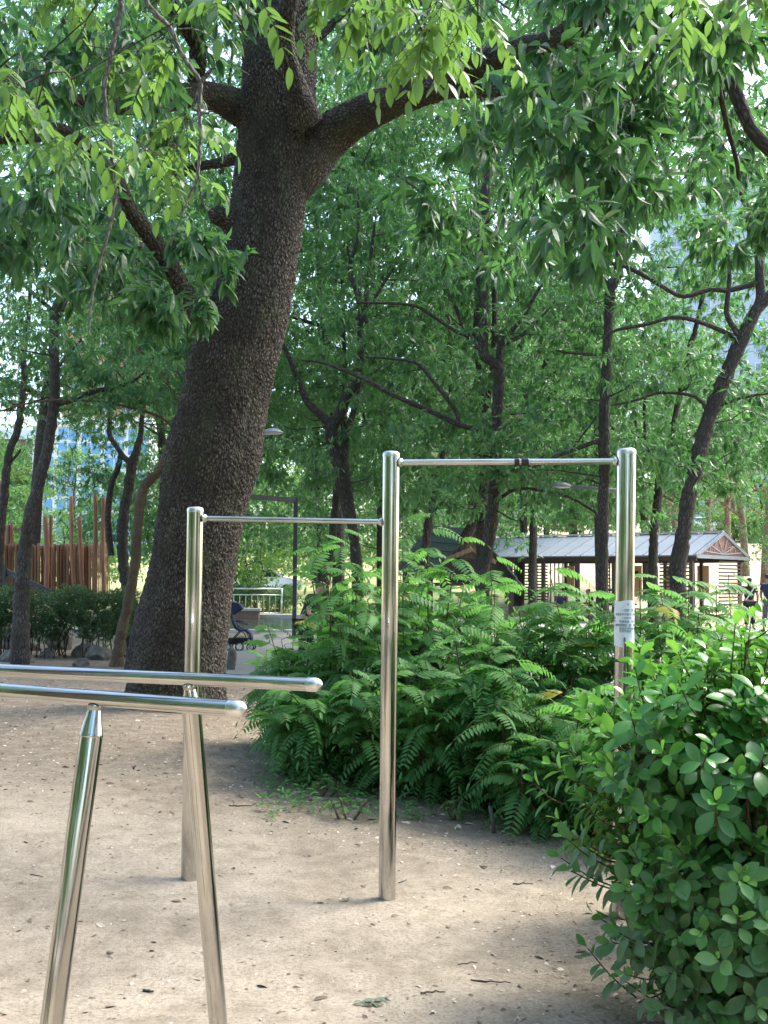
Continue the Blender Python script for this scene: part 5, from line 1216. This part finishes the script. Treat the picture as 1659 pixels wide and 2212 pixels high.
# ------------------------------------------------------------------ people
def skin_mesh(name, nodes, edges, mat, parent, sub=2):
    me = bpy.data.meshes.new(name); me.from_pydata([n[:3] for n in nodes], edges, []); o = obj(name, me, parent)
    md = o.modifiers.new('skin', 'SKIN'); md.use_smooth_shade = True
    for v, n in zip(me.skin_vertices[0].data, nodes): v.radius = (n[3], n[4] if len(n) > 4 else n[3]); v.use_root = False
    me.skin_vertices[0].data[0].use_root = True
    o.modifiers.new('sub', 'SUBSURF').levels = sub; o.modifiers['sub'].render_levels = sub
    me.materials.append(mat); return o
def person(label, loc, rz, pose, top, bottom, hair='short', s=1.0, bag=False):
    r = empty('person', loc, rz, label, 'person'); r.scale = (s, s, s)
    # joints, facing -Y
    if pose == 'stand':
        hip, chest, neck, head = (0, 0, .92), (0, 0, 1.28), (0, .0, 1.45), (0, -.01, 1.60)
        kn = [(-.10, -.02, .49), (.10, .03, .49)]; ft = [(-.10, .03, .07), (.11, .08, .07)]
        el_ = [(-.24, .02, 1.12), (.24, .02, 1.12)]; ha = [(-.25, -.06, .86), (.25, -.06, .86)]
    elif pose == 'sit':
        hip, chest, neck, head = (0, .05, .50), (0, -.02, .84), (0, -.06, 1.03), (0, -.11, 1.18)
        kn = [(-.13, -.42, .50), (.13, -.42, .50)]; ft = [(-.12, -.46, .07), (.12, -.40, .07)]
        el_ = [(-.24, -.08, .70), (.24, -.08, .70)]; ha = [(-.12, -.34, .58), (.12, -.34, .60)]
    else:   # leaning forward over a support
        hip, chest, neck, head = (0, .10, .90), (0, -.10, 1.20), (0, -.18, 1.34), (0, -.24, 1.48)
        kn = [(-.11, .05, .48), (.11, -.02, .48)]; ft = [(-.11, .12, .07), (.12, .04, .07)]
        el_ = [(-.27, -.12, 1.02), (.27, -.12, 1.02)]; ha = [(-.2, -.38, .96), (.2, -.38, .98)]
    H, C, N, Hd = map(np.array, (hip, chest, neck, head)); sh = [C + [-.17, 0, .10], C + [.17, 0, .10]]
    nd = [(*H, .12, .10), (*(H * .5 + C * .5), .12, .09), (*C, .14, .10), (*N, .05, .05), (*Hd, .075, .09), (*(Hd + [0, -.02, .10]), .055, .07)]; ed = [(0, 1), (1, 2), (2, 3), (3, 4), (4, 5)]
    for k in (0, 1):
        i = len(nd); sg = (-1, 1)[k]; f = np.array(ft[k]); hd = np.array(ha[k])
        nd += [(*(H + [sg * .095, 0, -.06]), .085), (*kn[k], .055), (*f, .038), (f[0], f[1] - .13, .035, .035, .025)]; ed += [(0, i), (i, i + 1), (i + 1, i + 2), (i + 2, i + 3)]
        i = len(nd); nd += [(*sh[k], .055), (*el_[k], .04), (*hd, .028), (*(hd + [0, -.05, -.04]), .03, .016), (*(hd + [0, -.075, -.10]), .022, .010)]; ed += [(2, i), (i, i + 1), (i + 1, i + 2), (i + 2, i + 3), (i + 3, i + 4)]
    skin_mesh('body', nd, ed, M_['skin'], r)
    tn = [(*H, .145, .12), (*(H * .5 + C * .5), .14, .11), (*C, .155, .12), (*(C * .35 + N * .65), .085, .08)]; te = [(0, 1), (1, 2), (2, 3)]
    for k in (0, 1):
        i = len(tn); tn += [(*sh[k], .075), (*(sh[k] * .35 + np.array(el_[k]) * .65), .062)]; te += [(2, i), (i, i + 1)]
    skin_mesh('shirt', tn, te, M_[top], r)
    bn = [(*(H + [0, 0, .02]), .14, .125)]; be = []
    for k in (0, 1): sg = (-1, 1)[k]; i = len(bn); K = np.array(kn[k]); Fz = np.array(ft[k]); bn += [(*(H + [sg * .095, 0, -.06]), .10), (*K, .072), (*(K * .2 + Fz * .8), .058)]; be += [(0, i), (i, i + 1), (i + 1, i + 2)]
    skin_mesh('trousers', bn, be, M_[bottom], r)
    hn = [(*(Hd + [0, .02, .10]), .082, .10), (*(Hd + [0, .05, .03]), .08, .075), (*(Hd + [0, .06, -.04]), .05, .05)]; he = [(0, 1), (1, 2)]
    if hair == 'long': hn += [(*(Hd + [0, .09, -.16]), .085, .05), (*(Hd + [0, .09, -.28]), .07, .04)]; he += [(2, 3), (3, 4)]
    skin_mesh('hair', hn, he, M_['hair'], r)
    for k in (0, 1): f = ft[k]; m = MB(); m.box((f[0], f[1] - .06, .035), (.085, .24, .065)); m.build('shoe', M_['rubber'], r)
    m = MB(); hx = Hd
    for sx in (-.028, .028): m.box(tuple(hx + [sx, -.098, .045]), (.016, .006, .008))
    m.build('eyes', M_['hair'], r); m = MB(); m.box(tuple(hx + [0, -.100, -.028]), (.035, .006, .007)); m.build('mouth', M_['redplank'], r)
    r.scale = (s * 1.15, s * 1.1, s) if pose == 'stand' else (s, s, s)
    if bag:
        m = MB(); c0 = np.array(sh[0]) + [.03, .02, .09]; m.bar(tuple(C + [-.13, .13, .15]), tuple(H + [.15, .15, .05]), .035, .012, (0, 1, 0)); m.bar(tuple(C + [-.13, .13, .15]), tuple(C + [-.12, -.12, .14]), .035, .012); m.build('bag_strap', M_['whitecloth'], r)
    return r
def stand_at(px, d): b = at_px(px, d); return b
b = stand_at(1618, 35); person('person standing with long black hair and a white strap across a black top', b, R_(180), 'stand', 'darkcloth', 'darkcloth', 'long', 1.0, True)
b = stand_at(1660, 34); person('person standing in a navy blue shirt at the right edge of the picture', b, R_(120), 'stand', 'navycloth', 'greycloth', 'short', 1.08)
def seat_at(px, d, rz, *a): b = P(px, 1335, d); return person(a[0], Vector((b.x, b.y, 0.01)), rz, 'sit', *a[1:])
seat_at(1275, 43.2, R_(-75), 'person seated in profile in a black shirt and grey trousers on the pavilion bench', 'darkcloth', 'greycloth', 'short')
seat_at(1207, 43.0, R_(35), 'person seated with bushy dark hair bending forward at the left of the pavilion bench', 'navycloth', 'darkcloth', 'long')
b = P(665, 1440, 18.5); person('person in black clothes with bare forearms leaning forward half hidden by the feathery shrub', Vector((b.x, b.y, .02)), R_(70), 'lean', 'darkcloth', 'darkcloth', 'short')

# ------------------------------------------------------------------ stroller
sl = P(518, 1404, 24.2); st_ = empty('stroller', Vector((sl.x, sl.y, .02)), 0, 'dark navy folding stroller with small white wheels beside the big trunk', 'stroller')
def wheel(x, y, r):
    w = MB(); ring = [(x + r * math.cos(a), y, r + r * math.sin(a)) for a in np.linspace(0, 2 * math.pi, 25)[:-1]]
    w.tube(ring, .016, 8, False, True, True); wo = w.build('wheel', M_['rubber'], st_)
    h = MB(); h.tube([(x + r * .72 * math.cos(a), y, r + r * .72 * math.sin(a)) for a in np.linspace(0, 2 * math.pi, 21)[:-1]], .012, 8, False, True, True)
    for a in (0, 2.09, 4.19): h.bar((x, y, r), (x + r * .7 * math.cos(a), y, r + r * .7 * math.sin(a)), .012)
    h.build('rim', M_['whiteplastic'], wo)
for x, r in ((-.27, .085), (.02, .085), (.26, .075)):
    for y in ((-.21, .21) if x != .02 else (-.24,)): wheel(x, y, r)
wheel(-.27, 0.0, .085) if False else None
m = MB()
for y in (-.2, .2):
    m.tube([(.26, y, .1), (.12, y, .38), (-.05, y, .52)], .012, 8); m.tube([(-.27, y, .1), (0, y, .42), (.05, y, .5)], .012, 8); m.tube([(-.05, y, .5), (-.22, y, .78), (-.36, y, 1.02)], .012, 8); m.tube([(-.12, y, .66), (.17, y, .58)], .011, 8); m.tube([(.0, y, .3), (.26, y, .12)], .009, 8)
m.tube([(.26, -.2, .1), (.26, .2, .1)], .010, 8); m.tube([(-.36, -.2, 1.02), (-.38, 0, 1.03), (-.36, .2, 1.02)], .015, 8); m.tube([(.17, -.2, .58), (.19, 0, .59), (.17, .2, .58)], .014, 8)
m.build('frame', M_['black'], st_)
def cloth(V, name, mat='navycloth', t=.02):
    m = MB(); rows = len(V); n = len(V[0]); W = [p for r_ in V for p in r_]; m.add(W, [(j * n + i, j * n + i + 1, (j + 1) * n + i + 1, (j + 1) * n + i) for j in range(rows - 1) for i in range(n - 1)], True)
    o = m.build(name, M_[mat], st_); o.modifiers.new('thick', 'SOLIDIFY').thickness = t; return o
cloth([[(x, y, z + .02 * abs(y) * 5) for y in (-.17, -.08, 0, .08, .17)] for x, z in ((-.24, .86), (-.16, .6), (-.1, .46), (0, .40), (.14, .42), (.22, .33), (.25, .22))], 'seat', 'navycloth', .04)
cloth([[(x + dx, y, z) for y, dx in ((-.19, 0), (-.1, .0), (0, 0), (.1, 0), (.19, 0))] for x, z in [(-.33 + .05, .84), (-.36, .94), (-.30, 1.02), (-.18, 1.06), (-.05, 1.05), (.03, .98), (.05, .92)]], 'canopy', 'navycloth', .012)
m = MB()
for y in (-.19, .19):
    m = MB(); m.add([(-.28, y, .84), (-.36, y, .94), (-.30, y, 1.02), (-.18, y, 1.06), (-.05, y, 1.05), (.03, y, .98), (.05, y, .92), (-.16, y, .78)], [tuple(range(8))]); m.build('canopy_side', M_['navycloth'], st_)
m = MB(); m.box((-.03, 0, .20), (.42, .32, .14)); m.build('basket', M_['darkcloth'], st_)

# ------------------------------------------------------------------ parked cars on the slope
def car(label, px, d, rz, paint, src=None):
    b = at_px(px, d, .02)
    if src is not None:
        r = src.copy(); sc.collection.objects.link(r); r.location = b; r.rotation_euler = (0, 0, rz); r['label'] = label
        for ch in src.children:
            c = ch.copy(); sc.collection.objects.link(c); c.parent = r
            if ch.name.startswith('body'): c.data = ch.data.copy(); c.data.materials.clear(); c.data.materials.append(M_[paint])
            for g2 in ch.children: e = g2.copy(); sc.collection.objects.link(e); e.parent = c
        return r
    r = empty('parked_car', b, rz, label, 'car', 'cars in the far car park')
    prof = [(-2.2, .32), (-2.22, .75), (-1.95, .92), (-1.45, .98), (-.85, 1.42), (.55, 1.46), (1.25, 1.02), (2.0, .88), (2.2, .62), (2.2, .32)]
    m = MB(); V = []; ys = (-.88, -.84, .84, .88)
    n = len(prof)
    for y, k in ((-.88, 0), (-.80, .04), (.80, .04), (.88, 0)):
        for x, z in prof: V.append((x * .995, y * (1 if z < 1 else .84), z + k))
    Fs = [tuple(range(n))[::-1], tuple(range(3 * n, 4 * n))] + [(a * n + i, a * n + (i + 1) % n, (a + 1) * n + (i + 1) % n, (a + 1) * n + i) for a in range(3) for i in range(n)]
    m.add(V, Fs); m.build('body', M_[paint], r)
    for sy in (-1, 1): m = MB(); m.add([(-1.25, sy * .885 * .9, 1.0), (-.82, sy * .76, 1.38), (.5, sy * .76, 1.42), (1.05, sy * .885 * .9, 1.04)], [(0, 1, 2, 3) if sy < 0 else (3, 2, 1, 0)]); m.build('window', M_['carglass'], r)
    m = MB(); m.add([(.62, -.68, 1.47), (1.22, -.74, 1.08), (1.22, .74, 1.08), (.62, .68, 1.47)], [(0, 1, 2, 3)]); m.add([(-.9, -.68, 1.45), (-1.42, -.72, 1.04), (-1.42, .72, 1.04), (-.9, .68, 1.45)], [(3, 2, 1, 0)]); m.build('windscreen', M_['carglass'], r)
    for x in (-1.35, 1.35):
        for y in (-.82, .82): m = MB(); m.lathe([(.001, -.11), (.2, -.11), (.32, -.10), (.33, 0), (.32, .10), (.2, .11), (.001, .11)], 20, Matrix.Translation((x, y, .32)) @ Matrix.Rotation(R_(90), 4, 'X')); m.build('wheel', M_['rubber'], r)
    for y in (-.62, .62): m = MB(); m.box((2.19, y, .68), (.06, .34, .14)); m.build('headlight', M_['lampglass'], r)
    return r
c0 = car('white car parked right of the gable peak', 1592, 88, R_(170), 'carwhite')
car('silver car parked at the right edge beyond the green cabinet', 1668, 87, R_(188), 'carsilver', c0)
car('white car parked behind the ridge of the pavilion', 1512, 89, R_(5), 'carwhite', c0)
car('dark car parked in the second row behind the pines', 1560, 97, R_(12), 'cardark', c0)
car('white car parked beyond the pond railing', 562, 58, R_(10), 'carwhite', c0)
cb = at_px(1630, 84); m = MB(); m.box((0, 0, .9), (1.1, .5, 1.8)); m.box((0, 0, 1.84), (1.2, .6, .08)); m.box((0, -.262, .9), (.03, .02, 1.6)); o = m.build('utility_cabinet', simple('green_grey_cabinet', (.20, .27, .22), .5), None, label='green grey utility cabinet among the pines by the parked cars', cat='cabinet'); o.location = cb

# ------------------------------------------------------------------ buildings
def building(label, px, d, w, h, dep, rz, wall, glass, nx_, nz_, z0, ww, wh, style='grid'):
    p = P(px, 1250, d); b = Vector((p.x, p.y, 0)); r = empty('apartment_building' if style == 'grid' else 'office_building', b, rz, label, 'building')
    m = MB(); m.box((0, dep / 2, h / 2), (w, dep, h)); m.build('wall', M_[wall], r)
    m = MB(); m.box((0, dep / 2, h + .6), (w + .6, dep + .6, 1.2)); m.build('roof', M_['whitewall'], r)
    for j in range(nz_):
        for i in range(nx_):
            x = -w / 2 + w * (i + .5) / nx_; z = z0 + (h - z0) * (j + .5) / nz_; f = MB(); f.box((x, -.04, z), (ww, .1, wh)); fo_ = f.build('window', M_['whitewall'], r)
            g_ = MB()
            for k in (-1, 1): g_.box((x + k * ww * .235, -.1, z), (ww * .42, .04, wh * .86))
            g_.build('pane', M_[glass], fo_)
    return r
building('pale blue grey apartment tower showing through the leaves at the right', 1620, 170, 26, 66, 20, R_(-8), 'towerwall', 'towerglass', 6, 13, 20, 1.9, 1.9)
building('blue glass office block with white bands seen between the left trunks', 190, 120, 13, 18.5, 12, R_(4), 'whitewall', 'blueglass', 5, 9, 4, 2.4, 1.5, 'office')
building('maroon panelled low building at the left edge behind the trees', 70, 135, 10, 19, 10, R_(4), 'maroon', 'towerglass', 3, 4, 3, 1.5, 1.5, 'office')
building('salmon brick apartment block glimpsed above the pavilion', 1130, 190, 34, 50, 16, R_(3), 'brickwall', 'towerglass', 7, 10, 12, 2.2, 1.9)
building('tall salmon apartment block glimpsed through the upper left leaves', 300, 200, 30, 66, 16, R_(3), 'brickwall', 'towerglass', 6, 12, 20, 2.2, 1.9)

# ------------------------------------------------------------------ litter on the ground
def litter():
    O, D, N, S, W, tt = [], [], [], [], [], []; g = random.Random(3); n = 0
    while n < 22000:
        y = 2.9 + 13 * g.random() ** 1.25; x = g.uniform(-.40, .40) * y * 1.05
        w = float(litter_shade_weight(x, y))
        if g.random() > .17 + .83 * w: continue
        n += 1; a = g.uniform(0, 6.283); big = g.random() < .05 + .06 * w
        O.append((x, y, gz(x, y) + .003)); D.append((math.cos(a), math.sin(a), g.uniform(-.05, .25))); N.append((g.gauss(0, .35), g.gauss(0, .35), 1)); S.append(g.uniform(.03, .075) if big else g.uniform(.010, .034)); W.append(g.uniform(.8, 2.0) if big else g.uniform(.25, 2.2)); tt.append(g.random())
    V, Qa, at = leaves(LT_MID, np.array(O), np.array(D), np.array(N), np.array(S), np.array(W), np.array(tt))
    m, nn, l, b = newmat('dry_leaf_litter'); l.new(ramp(nn, l, attr(nn, 'tint').outputs['Fac'], [(0, (.07, .05, .035)), (.35, (.20, .15, .10)), (.75, (.42, .35, .26)), (1, (.62, .56, .46))]), b.inputs['Base Color']); b.inputs['Roughness'].default_value = .9
    obj('leaf_litter', raw_mesh('leaf_litter', V, Qa, m, False, at), None, kind='stuff')
litter()
def twig(label, px, py, Lm, rz, r, seed, mat='bark'):
    g = random.Random(seed); p = G(px, py); p.z = gz(p.x, p.y) + r; k = 9; C = [((i / (k - 1) - .5) * Lm, g.gauss(0, .035) * Lm, abs(g.gauss(0, .012)) * Lm) for i in range(k)]
    m = MB(); m.tube(catmull(C, 16), list(np.linspace(r, r * .5, 16)), 6)
    if g.random() < .6: m.tube([C[4], (C[4][0] + Lm * .13, C[4][1] + Lm * .12, C[4][2] + .004)], [r * .6, r * .3], 5)
    o = m.build('twig', M_[mat], None, label=label, cat='twig', group='fallen twigs on the soil'); o.location = p; o.rotation_euler = (0, 0, rz)
for i, t in enumerate([(148, 1 and 1995 - 0, .13, .2, .004, 'bark', 'thin twig on bare soil left of the near leg'), (320, 2132, .045, -.2, .006, 'bark', 'short dark stub of wood between the two legs'), (1735 - 0 - 0, 1700, .1, 0, .003, 'bark', ''),
   (905 + 30, 2150, .10, .1, .0035, 'bark', 'dark twig on the soil at the bottom centre'), (1010, 2080, .09, .35, .003, 'bark_grey', 'pale twig left of the glossy bush'), (1060, 2120, .16, 0, .004, 'bark', 'dark twig at the bottom right of the bare soil'),
   (870, 1900 + 0, .07, .9, .003, 'bark_grey', 'thin pale twig right of the middle post'), (190, 1650, .22, .35, .006, 'bark', 'long dark twig left of the near leg below the bars'), (290, 1655, .15, 1.7, .005, 'bark', 'curved twig behind the near leg'),
   (520, 1740, .16, .1, .005, 'bark', 'dark twig right of the far leg'), (655, 1700, .12, -.1, .004, 'bark_grey', 'thin twig in front of the low feathery shrub'), (1010, 1780, .1, -.5, .004, 'bark_grey', 'pale twig at the thicket edge'), (1130, 1905, .11, .1, .004, 'bark', 'dark twig by the left side of the glossy bush'),
   (80, 1890, .09, -.5, .003, 'bark_grey', 'small pale twig at the left edge of the soil')]):
    if t[0] < 1659: twig(t[6], t[0], t[1], t[2], t[3], t[4], 50 + i, t[5])
sp = G(1068, 1798); m = MB(); m.tube([(0, 0, -.03), (-.01, 0, .08), (-.03, .01, .17)], [.014, .013, .011], 8); o = m.build('wooden_stake', M_['bark_grey'], None, label='short broken wooden stake at the front of the feathery thicket', cat='stake'); o.location = (sp.x, sp.y, gz(sp.x, sp.y))
M_['leaf_wilted'] = leafmat('wilted_leaf', (.07, .10, .07), (.13, .17, .12), (.2, .24, .17), trans=.15, rough=.8)
def fallen_leaf(label, px, py, s, rz, seed, mat='leaf_wilted'):
    p = G(px, py); g = random.Random(seed); O, D, N, S = [], [], [], []
    for i in range(7):
        for sg in (-1, 1): O.append((i * s * .12, .01 * i * i * .1, .006)); D.append((.9 + g.gauss(0, .2), sg, g.uniform(0, .15))); N.append((g.gauss(0, .35), g.gauss(0, .35), 1)); S.append(s * (.16 + .2 * math.sin(.4 + i * .42)))
    V, Qa, at = leaves(LT_SUMAC, np.array(O), np.array(D), np.array(N), np.array(S), None, np.full(14, .35)); o = obj('fallen_leaf', raw_mesh('fallen_leaf', V, Qa, M_[mat], False, at), None, label=label, cat='leaf'); o.location = (p.x, p.y, gz(p.x, p.y) + .004); o.rotation_euler = (0, 0, rz)
fallen_leaf('wilted grey green feathery leaf lying on the soil at the bottom of the picture', 765, 2168, .16, 0, 1); fallen_leaf('small wilted leaf lying left of the middle post foot', 735, 1942, .08, .2, 2)
def weeds(label, pts, n, h, seed):
    """tufts of low broad leaves at the foot of the thicket"""
    g = random.Random(seed); O, D, N, S, tt = [], [], [], [], []
    for _ in range(n):
        x0, x1, y0, y1 = pts; p = G(g.uniform(x0, x1), g.uniform(y0, y1))
        for k in range(9): a = g.uniform(0, 6.28); O.append((p.x + g.gauss(0, .03), p.y + g.gauss(0, .03), gz(p.x, p.y) + g.uniform(0, h))); D.append((math.cos(a), math.sin(a), g.uniform(-.1, .9))); N.append((g.gauss(0, .3), g.gauss(0, .3), 1)); S.append(g.uniform(.03, .07)); tt.append(g.uniform(.1, .8))
    V, Qa, at = leaves(LT_MID, np.array(O), np.array(D), np.array(N), np.array(S), None, np.array(tt)); return obj('ground_weeds', raw_mesh('ground_weeds', V, Qa, M_['leaf_sumac'], False, at), None, kind='stuff')
weeds('', (560, 1230, 1690, 1775), 130, .10, 5)
